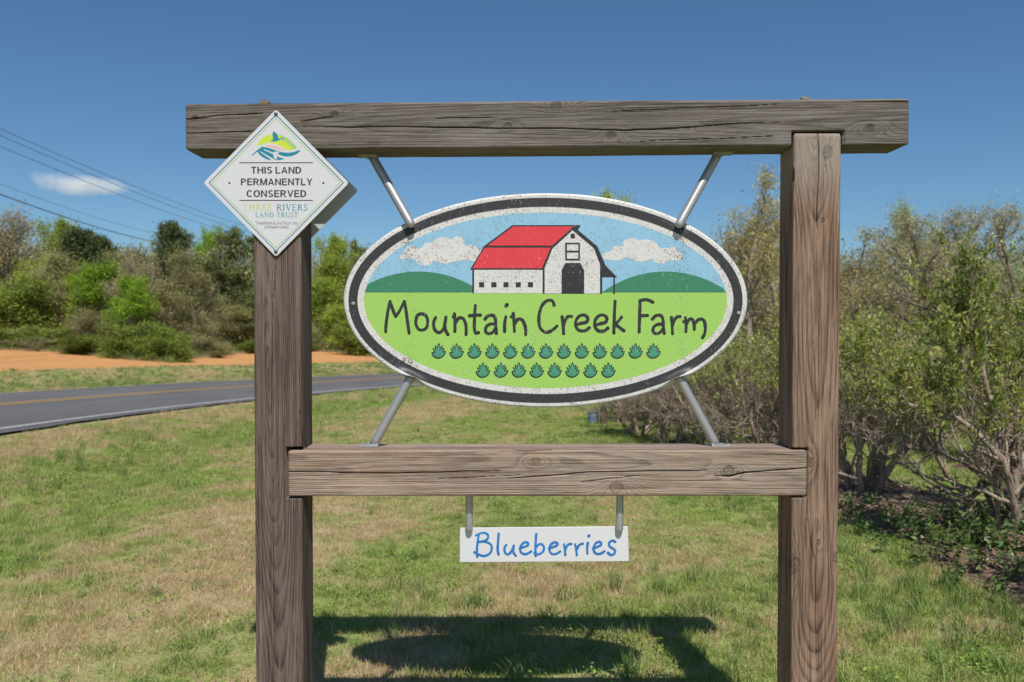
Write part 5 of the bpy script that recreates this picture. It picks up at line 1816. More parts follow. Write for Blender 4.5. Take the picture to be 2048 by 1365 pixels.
def gen_bush(seed, H=1.5, spread=0.75, nst=9, detail=1.0, leaf=0.042, bare=0.42, bareness=0.0, rmul=1.0, angmax=42, nlf=6, ntwig=6, open_low=0.0):
    rg = np.random.default_rng(seed)
    B = Acc()
    sp_, sd_, sl_, sr_ = [], [], [], []
    for s in range(nst):
        az = 2 * math.pi * (s + rg.uniform(-.35, .35)) / nst
        base = np.array([math.cos(az), math.sin(az), 0]) * rg.uniform(0.03, 0.16) * spread / 0.75
        ang = math.radians(rg.uniform(4, angmax))
        d = np.array([math.cos(az) * math.sin(ang), math.sin(az) * math.sin(ang), math.cos(ang)])
        r = rg.uniform(0.012, 0.030) * rmul
        L = H * rg.uniform(0.62, 0.95)
        tp, tr = walk(base - np.array([0, 0, 0.06]), d, L, r, r * 0.3, 11, 0.17, 0.05, rg)
        tr *= 1 + 0.25 * rg.random(12)
        B.tube(tp, tr, 7)
        nb = int(9 * detail)
        tb = 0.22 + 0.78 * rg.random(nb) ** 0.8
        bp, bd = along(tp, tb)
        bdir = side_dirs(bd, np.radians(rg.uniform(25, 75, nb)), rg)
        for q in range(nb):
            rl = np.interp(tb[q] * 11, np.arange(12), tr) * 0.62
            xl = H * rg.uniform(0.16, 0.42)
            xp, xr = walk(bp[q], bdir[q], xl, rl, rl * 0.3, 6, 0.26, 0.10, rg)
            B.tube(xp, xr, 5)
            m = int(8 * detail)
            tt = 0.2 + 0.8 * rg.random(m)
            a_, b_ = along(xp, tt)
            sp_.append(a_); sd_.append(side_dirs(b_, np.radians(rg.uniform(20, 70, m)), rg)); sl_.append(H * rg.uniform(0.05, 0.17, m)); sr_.append(np.full(m, 0.0032))
        m = int(7 * detail)
        a_, b_ = along(tp, 0.35 + 0.65 * rg.random(m))
        sp_.append(a_); sd_.append(side_dirs(b_, np.radians(rg.uniform(20, 80, m)), rg)); sl_.append(H * rg.uniform(0.06, 0.2, m)); sr_.append(np.full(m, 0.0036))
    sp_ = np.vstack(sp_); sd_ = unit(np.vstack(sd_) + np.array([0, 0, 0.25])); sl_ = np.concatenate(sl_); sr_ = np.concatenate(sr_)
    keep_ = (sp_[:, 2] > open_low * H) | (rg.random(len(sp_)) < 0.12)      # few twigs on the old wood near the ground
    sp_, sd_, sl_, sr_ = sp_[keep_], sd_[keep_], sl_[keep_], sr_[keep_]
    V, q, pts = spindle(sp_, sd_, sl_, sr_, 0.25, rg, 3, 4, 0.4)
    B.add(V, q)
    k = np.repeat(np.arange(len(sp_)), ntwig)
    t = rg.uniform(0.15, 1, len(k))
    p2 = pts[k, 0] * (1 - t[:, None]) + pts[k, 3] * t[:, None]
    d2 = unit(side_dirs(sd_[k], np.radians(rg.uniform(20, 65, len(k))), rg) + np.array([0, 0, 0.2]))
    l2 = sl_[k] * rg.uniform(0.35, 0.8, len(k))
    V, q, pt2 = spindle(p2, d2, l2, np.full(len(k), 0.0019), 0.25, rg, 2, 3, 0.5)
    B.add(V, q)
    tips = np.concatenate([pts[:, 3], pt2[:, 2]]); td = np.concatenate([sd_, d2]); st = np.concatenate([pts[:, 1], pt2[:, 0]])
    # leafy towards the top and the outside, bare inside and low down
    zr = tips[:, 2] / H; rr_ = np.hypot(tips[:, 0], tips[:, 1]) / spread
    prob = np.clip((zr - bare) * 2.6 + 0.25 * (rr_ - 0.6), 0.015, 0.95) * (1 - bareness)
    on = rg.random(len(tips)) < prob
    idx = np.repeat(np.where(on)[0], nlf)
    f = rg.uniform(0.0, 1.05, len(idx))[:, None]
    c = st[idx] * (1 - f) + tips[idx] * f + rg.normal(size=(len(idx), 3)) * 0.006
    d = unit(td[idx] * 0.6 + rg.normal(size=(len(idx), 3)) * 0.75 + np.array([0, 0, 0.25]))
    LV, LQ = leaves_np(c, d, leaf * rg.uniform(0.55, 1.25, len(idx)), rg, 0.46, 0.6)
    cl = rg.random(len(tips))
    tint = np.clip(0.5 + (cl[idx] - 0.5) * 0.7 + rg.normal(size=len(idx)) * 0.18, 0, 1)
    fl = np.where(on & (rg.random(len(tips)) < 0.22))[0]
    fi = np.repeat(fl, 4)
    c = tips[fi] + rg.normal(size=(len(fi), 3)) * 0.012
    FV, FQ = leaves_np(c, rg.normal(size=(len(fi), 3)) + np.array([0, 0, -0.4]), 0.017 * rg.uniform(0.7, 1.3, len(fi)), rg, 0.75)
    return B, (LV, LQ, np.repeat(tint, 4), np.repeat(cl[idx] * rg.random(len(idx)), 4)), (FV, FQ, np.repeat(rg.random(len(fi)), 4))


def bush_mesh(seed, **kw):
    B, (LV, LQ, ti, t2), (FV, FQ, tf) = gen_bush(seed, **kw)
    return (B.mesh("stems", BK['berry'], True),
            np_mesh("leaves", LV, LQ, None, {"tint": ('FLOAT', ti), "tint2": ('FLOAT', t2)}, False, [LF['berry']]),
            np_mesh("blossom", FV, FQ, None, {"tint": ('FLOAT', tf)}, False, [LF['flower']]),
            float(np.percentile(LV[:, 2], 98.5)), float(np.percentile(np.hypot(LV[:, 0], LV[:, 1]), 95)))


def bush(meshes, x, y, H, W, rot, label, group):
    s = W / 2 / meshes[4]; sz = H / meshes[3]
    o = empty("blueberry_bush", (x, y, gz(x, y) + 0.03), label, "bush", group)
    o.rotation_euler = (0, 0, rot); o.scale = (s, s, sz)
    for nm, me in zip(("stems", "leaves", "blossom"), meshes): link(nm, me, o)
    return o


GB = "blueberry bushes in rows"
b_right = bush_mesh(401, H=1.75, spread=0.9, nst=7, detail=1.3, bare=0.42, rmul=1.25, nlf=12, ntwig=5, open_low=0.42)
b_two = bush_mesh(402, H=1.5, spread=0.7, nst=13, detail=1.0, bare=0.52, rmul=1.55, angmax=30, open_low=0.38)
b_a = bush_mesh(403, H=1.5, spread=0.8, nst=10, detail=1.1, bare=0.60)
b_b = bush_mesh(404, H=1.5, spread=0.8, nst=11, detail=1.1, bare=0.55)
b_c = bush_mesh(405, H=1.45, spread=0.75, nst=10, detail=1.2, bare=0.68)
right_bush = bush(b_right, 3.10, 5.35, 1.74, 1.75, 0.0, "leafy blueberry bush at the right edge with long bare grey limbs reaching left", GB)
bush(b_a, 3.02, 3.45, 1.35, 1.45, 2.2, "blueberry bush nearest the camera just outside the right edge", GB)
bush(b_two, 2.76, 6.7, 1.36, 1.35, 1.1, "many stemmed blueberry bush just right of the right post", GB)
bush(b_b, 2.44, 7.9, 1.36, 1.7, 2.9, "blueberry bush directly behind the right post", GB)
bush(b_c, 2.14, 9.0, 1.30, 1.7, 0.2, "brown twiggy blueberry bush left of the right post behind the lower beam", GB)
bush(b_a, 1.86, 10.0, 1.16, 1.7, 4.4, "blueberry bush behind the lower right pipe", GB)
bush(b_c, 1.55, 10.9, 0.86, 1.6, 3.1, "low blueberry bush at the left end of the nearest row by the grey blue bucket", GB)
bush(b_b, 3.0, 9.9, 1.38, 1.8, 0.9, "blueberry bush filling the gap behind the brown twiggy bush", GB)
bush(b_c, 2.55, 11.6, 1.25, 1.8, 1.9, "blueberry bush at the far left end of the second row", GB)
bush(b_two, 2.05, 12.6, 1.10, 1.7, 5.2, "blueberry bush beyond the left end of the nearest row", GB)


def old_canes(o):
    """the thick bare limbs of the right edge bush, traced in its own plane"""
    rg = np.random.default_rng(55)
    A = Acc(); tp, td = [], []
    canes = [([(1996, 1104), (2003, 1075), (2014, 1045), (2032, 1018), (2056, 985), (2075, 940), (2085, 880)], 0.036, 0.018, 0.0),
             ([(1992, 1100), (1988, 1060), (1985, 1020), (1972, 985), (1963, 955), (1932, 930), (1897, 912), (1858, 900), (1815, 884)], 0.019, 0.006, -0.10),
             ([(1990, 1030), (1960, 1008), (1937, 998), (1889, 981), (1849, 958), (1838, 940), (1842, 915)], 0.016, 0.006, -0.16),
             ([(1889, 981), (1900, 977), (1935, 977), (1962, 983)], 0.008, 0.007, -0.15),
             ([(1936, 1070), (1932, 1040), (1930, 1012), (1950, 984), (1966, 950), (1962, 915), (1975, 870)], 0.017, 0.008, -0.05),
             ([(1999, 1085), (2010, 1050), (2018, 1020), (2014, 1006)], 0.024, 0.016, 0.06),
             ([(1962, 955), (1990, 930), (2000, 890), (1985, 840), (1992, 780)], 0.013, 0.006, 0.05),
             ([(1897, 912), (1880, 880), (1886, 840), (1860, 800), (1850, 760)], 0.009, 0.004, -0.1),
             ([(1838, 940), (1800, 925), (1765, 905), (1740, 880)], 0.007, 0.003, -0.2),
             ([(2032, 1018), (2000, 960), (2010, 900), (1960, 830), (1930, 770), (1938, 700)], 0.013, 0.005, 0.1)]
    for pts, r0, r1, dy in canes:
        c = catmull(pts, 5)
        n = len(c)
        Yv = 5.33 + dy * np.linspace(0.2, 1, n) + 0.05 * (fnoise(np.arange(n) * 0.3, np.full(n, r0 * 900), 3) - 0.5)
        W = np.array([P(a_, b_, y_) for (a_, b_), y_ in zip(c, Yv)])
        r = np.linspace(r0, r1, n) * (1 + 0.35 * (fnoise(np.arange(n) * 0.9, np.full(n, r1 * 3000), 3) - 0.5))
        A.tube(W, r, 9, True)
        m = int(n * 0.6)
        p, d = along(W, rg.uniform(0.35, 1, m))
        tp.append(p); td.append(side_dirs(d, np.radians(rg.uniform(30, 80, m)), rg))
    tp = np.vstack(tp); td = unit(np.vstack(td) + np.array([0, 0, 0.3]))
    V, q, pts = spindle(tp, td, rg.uniform(0.08, 0.3, len(tp)), rg.uniform(0.002, 0.004, len(tp)), 0.3, rg, 4, 4, 0.4)
    A.add(V, q)
    k = np.repeat(np.arange(len(tp)), 4)
    V, q, _ = spindle(pts[k, 2], side_dirs(td[k], np.radians(rg.uniform(20, 70, len(k))), rg), rg.uniform(0.04, 0.13, len(k)), np.full(len(k), 0.0018), 0.3, rg, 2, 3, 0.5)
    A.add(V, q)
    loc = np.array(o.location); sc = np.array(o.scale)
    for i in range(len(A.v)): A.v[i] = (A.v[i] - loc) / sc
    link("old_canes", A.mesh("old_canes", BK['cane'], True), o, label="thick gnarled grey canes at the foot of the bush")


BK['cane'] = mat_bark("old_cane_bark", (0.050, 0.036, 0.029), (0.20, 0.155, 0.125), 26, (0.50, 0.48, 0.43), 0.65)
old_canes(right_bush)
for k in (1, 2, 3):
    for j, y in enumerate(np.arange(3.6, 11.5, 1.2)):
        x = float(row_x(y, k)) + random.uniform(-0.1, 0.1)
        if x > 0.66 * y + 0.8: continue
        m = (b_b, b_c, b_a, b_two)[(j + k) % 4]
        bush(m, x, y + random.uniform(-0.12, 0.12), random.uniform(1.30, 1.5), random.uniform(1.5, 1.85), random.uniform(0, 6.28),
             "%s blueberry bush of the %s" % (["nearest", "second nearest", "third nearest", "fourth nearest", "fifth nearest", "sixth nearest", "seventh nearest", "farthest"][j], ["", "second row behind the nearest bushes", "third row half hidden by nearer bushes", "farthest row below the budding oaks"][k]), GB)


# ------------------------------------------------------------------ weeds in the mulch
def weed_mesh(seed, h=0.22, n=9):
    rg = np.random.default_rng(seed)
    A = Acc(); c = []; d = []; s = []
    for i in range(n):
        az = rg.uniform(0, 6.28); a = math.radians(rg.uniform(5, 50))
        L = h * rg.uniform(0.5, 1.1)
        pts, r = walk(np.array([rg.normal() * 0.05, rg.normal() * 0.05, -0.01]), (math.cos(az) * math.sin(a), math.sin(az) * math.sin(a), math.cos(a)), L, 0.0025, 0.001, 5, 0.12, 0.05, rg)
        A.tube(pts, r, 4)
        m = 9
        p, q = along(pts, np.linspace(0.2, 1.0, m))
        c.append(p); d.append(side_dirs(q, np.radians(rg.uniform(45, 85, m)), rg)); s.append(rg.uniform(0.035, 0.075, m))
    c = np.vstack(c); d = np.vstack(d); s = np.concatenate(s)
    V, q = leaves_np(c, d, s, rg, 0.48, 2.0)
    nb = len(A.v)
    Vb = np.vstack(A.v); Qb = np.vstack(A.q)
    ti = np.concatenate([np.full(len(Vb), 0.3), np.repeat(np.clip(rg.normal(size=len(c)) * 0.25 + 0.5, 0, 1), 4)])
    return (np_mesh("weed_stems", Vb, Qb, None, {"tint": ('FLOAT', np.full(len(Vb), 0.3))}, True, [LF['weed']]),
            np_mesh("weed_leaves", V, q, None, {"tint": ('FLOAT', np.repeat(np.clip(rg.normal(size=len(c)) * 0.25 + 0.5, 0, 1), 4))}, False, [LF['weed']]))


wm = [weed_mesh(500 + i, 0.20 + 0.05 * i, 8 + 2 * i) for i in range(3)]
for i, (px, py, s) in enumerate([(1700, 1050, .8), (1735, 1030, .7), (1790, 1075, 1.0), (1830, 1095, 1.2), (1858, 1060, .7), (1880, 1100, .9), (1910, 1075, 1.0), (1945, 1085, 1.3), (1975, 1075, 1.3), (1930, 1120, 1.1), (1880, 1130, .9),
                                 (1990, 1120, 1.2), (2030, 1130, 1.2), (1960, 1150, 1.0), (1840, 1140, .8), (1770, 1110, .7), (2040, 1180, 1.1), (1900, 1180, .7), (2010, 1215, .8), (1720, 1075, .6), (1820, 1055, .7), (1690, 1025, .7), (2044, 1095, 1.2), (1960, 1110, 1.2)]):
    dzz = -(py - 682.5) / F; y_ = cp + sp * dzz; z_ = -sp + cp * dzz
    t = (EYE - 0.05) / -z_; x = (px - 1024) / F * t; y = y_ * t
    o = empty("weed_plant", (x, y, gz(x, y) + 0.04), "low leafy green weed growing in the mulch under the nearest blueberry bushes", "weed", "weeds in the mulch")
    o.rotation_euler = (0, 0, random.uniform(0, 6.28)); o.scale = (s * 0.74, s * 0.74, s * 0.74)
    for nm, me in zip(("stems", "leaves"), wm[i % 3]): link(nm, me, o)


def build_chips():
    rg = np.random.default_rng(9)
    A = Acc()
    n = 9000
    y = rg.uniform(2.6, 8.5, n); k = (rg.random(n) < 0.25).astype(int)
    x = row_x(y, 0) + 2.55 * k + rg.normal(size=n) * 0.34
    ok = in_mulch(x, y); x = x[ok]; y = y[ok]; n = len(x)
    z = hgt(x, y) + 0.05 + rg.uniform(-0.005, 0.02, n)
    L = rg.uniform(0.012, 0.055, n); w = L * rg.uniform(0.2, 0.5, n); az = rg.uniform(0, 6.28, n); ti = rg.normal(size=n) * 0.35
    d = np.stack([np.cos(az) * np.cos(ti), np.sin(az) * np.cos(ti), np.sin(ti)], -1)
    s = unit(np.cross(d, np.array([0, 0, 1.0]) + rg.normal(size=(n, 3)) * 0.4)); u = np.cross(s, d)
    c = np.stack([x, y, z], -1)
    D = d * L[:, None] / 2; Sv = s * w[:, None] / 2; Uv = u * 0.0025
    V = np.stack([c - D - Sv + Uv, c + D - Sv + Uv, c + D + Sv + Uv, c - D + Sv + Uv, c - D - Sv - Uv, c + D - Sv - Uv, c + D + Sv - Uv, c - D + Sv - Uv], 1).reshape(-1, 3)
    b = (np.arange(n) * 8)[:, None]
    q = np.concatenate([b + np.array([[0, 1, 2, 3]]), b + np.array([[0, 4, 5, 1]]), b + np.array([[1, 5, 6, 2]]), b + np.array([[2, 6, 7, 3]]), b + np.array([[3, 7, 4, 0]])])
    me = np_mesh("mulch_chips", V, q, None, {"tint": ('FLOAT', np.repeat(rg.random(n), 8))}, False, [mat_foliage("bark_chips", (0.096, 0.061, 0.045), (0.478, 0.334, 0.232), 0.0)])
    link("mulch_chips", me, kind="stuff", label="loose bark and wood chips lying on the mulch beds", cat="mulch")


build_chips()

# ------------------------------------------------------------------ grass
GR = {
    'green': mat_foliage("green_grass", (0.158, 0.248, 0.044), (0.47, 0.575, 0.148), 0.35, (0.36, 0.29, 0.15), 0.5, 0.5, 0.35),
    'dry': mat_foliage("dry_grass", (0.42, 0.30, 0.16), (0.80, 0.61, 0.37), 0.25, (0.20, 0.22, 0.07), 0.45, 0.7, 0.3),
    'tall': mat_foliage("tall_grass", (0.11, 0.20, 0.045), (0.32, 0.42, 0.13), 0.35, (0.30, 0.26, 0.12), 0.3, 0.5, 0.3),
    'clover': mat_foliage("clover_leaves", (0.14, 0.26, 0.035), (0.36, 0.50, 0.10), 0.3, None, 0, 0.5, 0.3),
}


def tuft_mesh(seed, n, rad, h, w, lean, mat):
    rg = np.random.default_rng(seed)
    a = rg.uniform(0, 6.28, n); r = rad * np.sqrt(rg.random(n))
    p = np.stack([r * np.cos(a), r * np.sin(a), np.full(n, -0.004)], -1)
    az = rg.uniform(0, 6.28, n); le = np.abs(rg.normal(size=n)) * lean
    L = h * rg.uniform(0.45, 1.15, n)
    d = unit(np.stack([np.cos(az) * np.sin(le), np.sin(az) * np.sin(le), np.cos(le) + 0.05], -1))
    s = unit(np.cross(d, np.array([0, 0, 1.0]) + rg.normal(size=(n, 3)) * 0.5))
    bend = np.stack([np.cos(az), np.sin(az), np.full(n, -0.35)], -1) * (L * rg.uniform(0.1, 0.45, n))[:, None]
    W = w * rg.uniform(0.6, 1.3, n)
    m = p + d * L[:, None] * 0.55 + bend * 0.25
    t = p + d * L[:, None] + bend
    V = np.stack([p - s * W[:, None] / 2, p + s * W[:, None] / 2, m + s * W[:, None] * 0.42, m - s * W[:, None] * 0.42, t], 1).reshape(-1, 3)
    b = (np.arange(n) * 5)[:, None]
    q = b + np.array([[0, 1, 2, 3]]); tr = b + np.array([[3, 2, 4]])
    ti = np.repeat(rg.random(n), 5); t2 = np.repeat((rg.random(n) ** 2), 5)
    return np_mesh("tuft", V, q, tr, {"tint": ('FLOAT', ti), "tint2": ('FLOAT', t2)}, False, [mat])


def clover_mesh(seed):
    rg = np.random.default_rng(seed)
    n = 30
    c = np.stack([rg.normal(size=n) * 0.05, rg.normal(size=n) * 0.05, rg.uniform(0.01, 0.035, n)], -1)
    V, q = leaves_np(c, np.stack([rg.normal(size=n), rg.normal(size=n), rg.normal(size=n) * 0.2 + 0.1], -1), rg.uniform(0.009, 0.02, n), rg, 0.8, 3.0)
    return np_mesh("tuft", V, q, None, {"tint": ('FLOAT', np.repeat(rg.random(n), 4)), "tint2": ('FLOAT', np.zeros(n * 4))}, False, [mat_clover])


mat_clover = GR['clover']
tcol = bpy.data.collections.new("tufts")
TUFTS = [tuft_mesh(1, 60, 0.060, 0.034, 0.0026, 0.85, GR['green']), tuft_mesh(2, 60, 0.060, 0.042, 0.0026, 0.75, GR['green']),
         tuft_mesh(3, 64, 0.065, 0.032, 0.0024, 1.15, GR['dry']), tuft_mesh(4, 60, 0.065, 0.042, 0.0022, 0.95, GR['dry']),
         tuft_mesh(5, 36, 0.040, 0.095, 0.0034, 0.5, GR['tall']), clover_mesh(6)]
for i, me in enumerate(TUFTS):
    o = bpy.data.objects.new("tuft_%d" % i, me)
    tcol.objects.link(o)


def grass_object(name, X, Y, idx, scale, lift=0.0, label=None, seed=0, aspect=None):
    rg = np.random.default_rng(seed)
    Z = hgt(X, Y) + lift
    n = len(X)
    me = np_mesh(name, np.stack([X, Y, Z], -1), None, None, {"idx": ('INT', idx), "sc": ('FLOAT', scale), "rot": ('FLOAT', rg.uniform(0, 6.283, n)), "hs": ('FLOAT', aspect if aspect is not None else np.ones(n))})
    ob = link(name, me, kind="stuff", label=label, cat="grass")
    ng = bpy.data.node_groups.new(name, 'GeometryNodeTree')
    ng.interface.new_socket("Geometry", in_out='INPUT', socket_type='NodeSocketGeometry')
    ng.interface.new_socket("Geometry", in_out='OUTPUT', socket_type='NodeSocketGeometry')
    N = ng.nodes; L = ng.links
    gi = N.new("NodeGroupInput"); go = N.new("NodeGroupOutput")
    mp = N.new("GeometryNodeMeshToPoints")
    ip = N.new("GeometryNodeInstanceOnPoints")
    ci = N.new("GeometryNodeCollectionInfo"); ci.inputs[0].default_value = tcol
    ci.inputs["Separate Children"].default_value = True; ci.inputs["Reset Children"].default_value = True

    def na(nm, ty):
        a = N.new("GeometryNodeInputNamedAttribute"); a.data_type = ty; a.inputs[0].default_value = nm
        return a.outputs[0]
    L.new(gi.outputs[0], mp.inputs[0]); L.new(mp.outputs[0], ip.inputs["Points"]); L.new(ci.outputs[0], ip.inputs["Instance"])
    ip.inputs["Pick Instance"].default_value = True
    L.new(na("idx", 'INT'), ip.inputs["Instance Index"])
    cx = N.new("ShaderNodeCombineXYZ"); L.new(na("rot", 'FLOAT'), cx.inputs[2]); L.new(cx.outputs[0], ip.inputs["Rotation"])
    cs = N.new("ShaderNodeCombineXYZ"); sc = na("sc", 'FLOAT')
    mz = N.new("ShaderNodeMath"); mz.operation = 'MULTIPLY'; L.new(sc, mz.inputs[0]); L.new(na("hs", 'FLOAT'), mz.inputs[1])
    L.new(sc, cs.inputs[0]); L.new(sc, cs.inputs[1]); L.new(mz.outputs[0], cs.inputs[2]); L.new(cs.outputs[0], ip.inputs["Scale"])
    L.new(ip.outputs[0], go.inputs[0])
    md = ob.modifiers.new("scatter", 'NODES'); md.node_group = ng
    return ob


def build_grass():
    rg = np.random.default_rng(21)
    XS, YS, SC = [], [], []
    for (y0, y1, dens, s0) in ((1.6, 3.2, 220, 1.0), (3.2, 6.0, 430, 0.95), (6.0, 9.0, 330, 1.05), (9.0, 13.0, 200, 1.2), (13, 19, 100, 1.6), (19, 30, 45, 2.3)):
        wx = 0.66 * y1 + 0.5
        n = int(dens * (y1 - y0) * 2 * wx)
        y = rg.uniform(y0, y1, n); x = rg.uniform(-wx, wx, n)
        k = np.abs(x) < 0.64 * y + 0.6
        XS.append(x[k]); YS.append(y[k]); SC.append(np.full(k.sum(), s0) * rg.uniform(0.7, 1.25, k.sum()))
    X = np.concatenate(XS); Y = np.concatenate(YS); sc = np.concatenate(SC)
    sd, _ = road_sd(X, Y)
    dn = sd - RW / 2
    k = (dn > 0.12 + 0.2 * rg.random(len(X))) & (~in_mulch(X, Y) | (rg.random(len(X)) < 0.02))
    # clear of the posts
    k &= ~((np.abs(Y - 2.64) < 0.09) & ((np.abs(X - 0.908) < 0.09) | (np.abs(X + 0.699) < 0.09)))
    X, Y, sc, dn = X[k], Y[k], sc[k], dn[k]
    dr = dryness(X, Y)
    n = len(X)
    r = rg.random(n)
    dry = rg.random(n) < np.clip(0.44 + (dr - 0.46) * 1.0, 0.08, 0.85)
    idx = np.where(dry, 2 + (r < 0.4), (r < 0.45).astype(int))
    tallp = 0.015 + 0.05 * smooth(5.2, 4.2, Y) + 0.05 * smooth(0.60, 0.72, fnoise(X * 1.1 + 60, Y * 1.1 + 9, 3)) + 0.18 * smooth(0.9, 0.4, np.abs(X - row_x(Y, 0) + 0.75)) * (Y < 11)
    idx = np.where(~dry & (rg.random(n) < tallp), 4, idx)
    idx = np.where(~dry & (rg.random(n) < 0.09 * smooth(0.45, 0.6, fnoise(X * 2 + 5, Y * 2 + 80, 2)) * 2), 5, idx)
    hs = rg.uniform(0.75, 1.25, n) * np.where(idx == 4, rg.uniform(0.6, 1.15, n), 1.0)
    hs = hs * (0.85 + 0.15 * smooth(6.0, 4.5, Y)) * (1 + 0.45 * smooth(5.4, 4.4, Y) * smooth(-1.0, -0.5, X) + 0.3 * np.exp(-((np.hypot(X + 0.7, Y - 2.64)) / 0.22) ** 2) + 0.3 * np.exp(-((np.hypot(X - 0.9, Y - 2.64)) / 0.22) ** 2))
    hs = hs * (1 + 0.7 * np.exp(-((dn - 1.6) / 1.2) ** 2) * (dn < 6))
    grass_object("lawn_grass", X, Y, idx, sc, 0.0, "short mown grass, patchy green and straw coloured", 3, hs)
    # far verge and the alleys between bushes beyond
    n = 9000
    s = rg.uniform(-14, 34, n); d = np.abs(rg.normal(size=n)) * 2.0 + 0.15
    d = np.where(d > 4.4, rg.uniform(0.2, 4.3, n), d)
    d = np.where(rg.random(n) < 0.45, rg.uniform(0.2, 4.2, n), d)
    rx = np.interp(s, S, RX); ry = np.interp(s, S, RY); rt = np.interp(s, S, RT)
    D2 = d + RW / 2
    X = rx - D2 * np.cos(rt); Y = ry + D2 * np.sin(rt)
    g = fnoise(X * 0.8, Y * 0.8 + 40, 3)
    dry = rg.random(n) < np.clip(0.35 + (g - 0.5) * 2.2, 0.05, 0.9)
    idx = np.where(dry, 3, np.where(rg.random(n) < 0.55, 4, 1))
    grass_object("verge_grass", X, Y, idx, np.where(idx == 4, 1.7, 2.6) * rg.uniform(0.6, 1.3, n), 0.0, "rough green and straw grass on the bank beyond the road", 4, rg.uniform(0.45, 0.9, n))
    # dry grass along the foot of the wood
    n = 2600
    px = np.where(rg.random(n) < 0.3, rg.uniform(-60, 370, n), rg.uniform(365, 800, n)); Yd = np.interp(px, EDGE_PX, EDGE_Y) + np.where(px < 365, rg.uniform(-0.9, 0.0, n), rg.uniform(0.0, 3.0, n))
    X = (px - 1024) / F * Yd
    grass_object("dry_field_edge", X, Yd, np.where(rg.random(n) < 0.7, 3, 4), np.where(px < 365, rg.uniform(2.0, 4.5, n), rg.uniform(2.5, 6.0, n)), 0.03, "pale dry grass along the foot of the wood", 5)


build_grass()

# ------------------------------------------------------------------ small things
# dandelion
o = empty("dandelion", (3.1, 7.15, gz(3.1, 7.15)), "single yellow dandelion in the grass alley right of the many stemmed bush", "flower")
A = Acc(); A.tube([(0, 0, -0.01), (0.004, 0, 0.08), (0.0, 0.004, 0.14)], 0.003, 5)
link("stalk", A.mesh("stalk", LF['weed']), o)
rg_ = np.random.default_rng(3); n_ = 40
V, q = leaves_np(np.tile(np.array([[0, 0.004, 0.14]]), (n_, 1)), np.stack([rg_.normal(size=n_), rg_.normal(size=n_), np.abs(rg_.normal(size=n_)) * 0.5], -1), rg_.uniform(0.02, 0.03, n_), rg_, 0.35)
link("petals", np_mesh("petals", V, q, None, None, False, [mat_plain("dandelion_yellow", (0.70, 0.42, 0.01), 0.6, 0.2)]), o)

# bucket and stub post at the left end of the nearest row
bx, by = 1.17, 12.4
bz = gz(bx, by)
o = empty("bucket", (bx, by, bz), "grey blue bucket standing at the left end of the blueberry row", "bucket")
o.scale = (0.65, 0.65, 0.65)
A = Acc()
prof = [(0.10, 0.0), (0.105, 0.02), (0.125, 0.24), (0.135, 0.24), (0.135, 0.26), (0.122, 0.26), (0.098, 0.02)]
for (r1, z1), (r2, z2) in zip(prof[:-1], prof[1:]):
    t = np.linspace(0, 2 * np.pi, 24, endpoint=False)
    V = np.vstack([np.stack([r1 * np.cos(t), r1 * np.sin(t), np.full(24, z1)], -1), np.stack([r2 * np.cos(t), r2 * np.sin(t), np.full(24, z2)], -1)])
    j = np.arange(24); A.add(V, np.stack([j, (j + 1) % 24, 24 + (j + 1) % 24, 24 + j], -1))
link("pail", A.mesh("pail", mat_plain("pale_blue_plastic", (0.16, 0.22, 0.33), 0.5, 0.4), True), o)
A = Acc(); t = np.linspace(0, np.pi, 16)
A.tube(np.stack([0.135 * np.cos(t), -0.06 * np.sin(t) - 0.10 * np.sin(t), 0.25 - 0.06 * np.sin(t)], -1), 0.003, 6)
link("handle", A.mesh("handle", M['steel']), o)
bx, by = 1.30, 12.2
o = empty("stub_post", (bx, by, gz(bx, by)), "short brown wooden stub post beside the grey blue bucket", "post")
me = bevel_box_mesh("shaft", (0.09, 0.09, 0.30), 0.01, [mat_plain("brown_stub_wood", (0.13, 0.09, 0.065), 0.85, 0.2, 0, 0.4, 40, 0.003)], 2)
for v in me.vertices: v.co.z += 0.14
link("shaft", me, o)

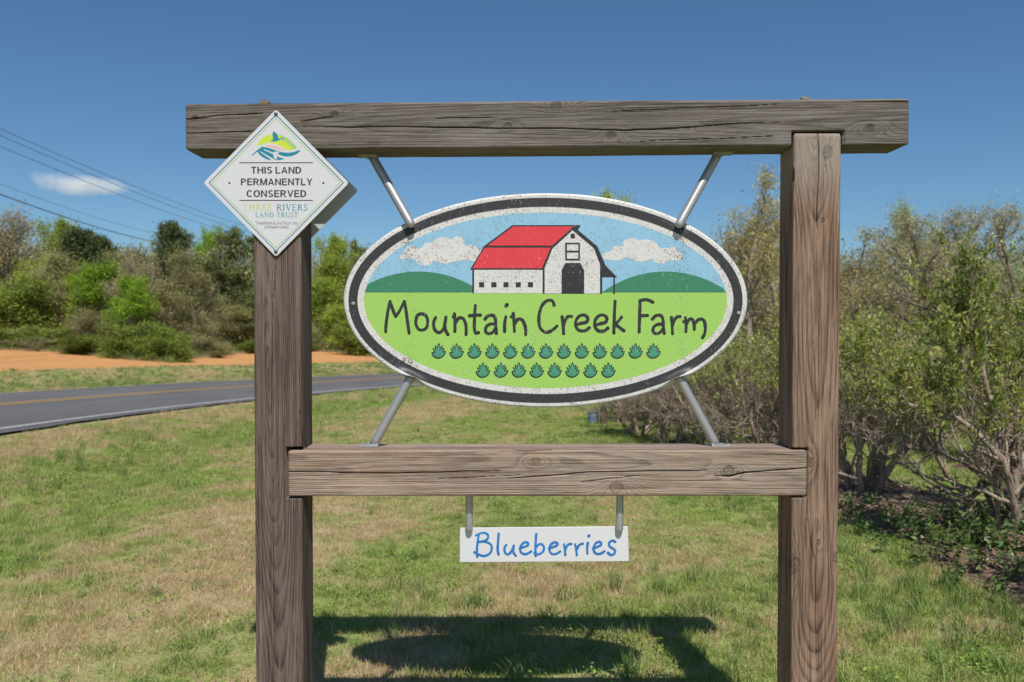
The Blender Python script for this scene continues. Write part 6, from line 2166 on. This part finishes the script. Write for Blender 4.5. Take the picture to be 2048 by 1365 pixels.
# overhead wires
wm_ = mat_plain("wire_rubber", (0.14, 0.145, 0.155), 0.6, 0.3)
WIRES = [((0, 258), (490, 452), 30, 62, 0.012, "uppermost overhead wire, thin, crossing the cloud's right tail"), ((0, 271), (490, 462), 30, 62, 0.012, "second overhead wire just under the uppermost one"),
         ((0, 293), (480, 470), 30, 62, 0.012, "third overhead wire running across the middle of the cloud"), ((0, 368), (340, 472), 30, 60, 0.008, "faint fourth overhead wire below the cloud"),
         ((0, 389), (345, 490), 28, 60, 0.021, "thickest dark overhead wire, lowest of the five")]
for (p0, p1, Y0, Y1, r, lab) in WIRES:
    a = np.array(P(*p0, Y0)); b = np.array(P(*p1, Y1))
    d = b - a
    pts = []
    for t in np.linspace(-0.6, 1.25, 40):
        q = a + d * t; q[2] += 1.6 * (t - 0) * (t - 1) * 0.55
        pts.append(q)
    A = Acc(); A.tube(pts, r, 6)
    m = A.mesh("overhead_wire", wm_, True)
    link("overhead_wire", m, label=lab, cat="wire", group="overhead wires along the road")


# cloud: light scatters many times inside it
scene.cycles.volume_bounces = 12
scene.cycles.max_bounces = max(scene.cycles.max_bounces, 12)


def build_cloud():
    D = 900.0
    c = np.array(P(172, 370, D)); k = D / F
    g = NT("cloud_vapour")
    v = g.coord("Object")
    n1 = g.noise(v, 0.050, 6, 0.6)
    n2 = g.noise(v, 0.017, 2, 0.5)
    sx = g.n("ShaderNodeSeparateXYZ"); g.l(v, sx.inputs[0])
    x, y, z = sx.outputs
    # long lens, thick to the left, tail to the right and sagging
    a = g.math('DIVIDE', x, 56.0)
    th = g.math('MULTIPLY_ADD', a, -4.8, 11.0)
    zc = g.math('ADD', z, g.math('MULTIPLY', a, 5.5))
    e = g.math('ADD', g.math('POWER', g.math('ABSOLUTE', a), 2.4), g.math('POWER', g.math('ABSOLUTE', g.math('DIVIDE', zc, th)), 2.0))
    e = g.math('ADD', e, g.math('POWER', g.math('DIVIDE', y, 15.0), 2.0))
    dn = g.math('SUBTRACT', 1.0, e)
    dn = g.math('ADD', dn, g.math('MULTIPLY', g.math('SUBTRACT', n1, 0.5), 2.6))
    dn = g.math('ADD', dn, g.math('MULTIPLY', g.math('SUBTRACT', n2, 0.5), 1.0))
    dens = g.math('MULTIPLY', g.math('MULTIPLY', dn, 0.9, clamp=True), 0.055)
    pv = g.n("ShaderNodeVolumePrincipled")
    pv.inputs["Color"].default_value = (1, 1, 1, 1)
    pv.inputs["Anisotropy"].default_value = -0.2
    g.l(dens, pv.inputs["Density"])
    g.l(pv.outputs[0], g.out.inputs[1])
    bm = bmesh.new()
    bmesh.ops.create_icosphere(bm, subdivisions=3, radius=1)
    for q in bm.verts: q.co = Vector((q.co.x * 72, q.co.y * 22, q.co.z * 24))
    me = bpy.data.meshes.new("cloud"); bm.to_mesh(me); bm.free(); me.materials.append(g.m)
    o = link("cloud", me, label="small white cloud low in the sky behind the overhead wires", cat="cloud")
    o.location = c
    return o


build_cloud()
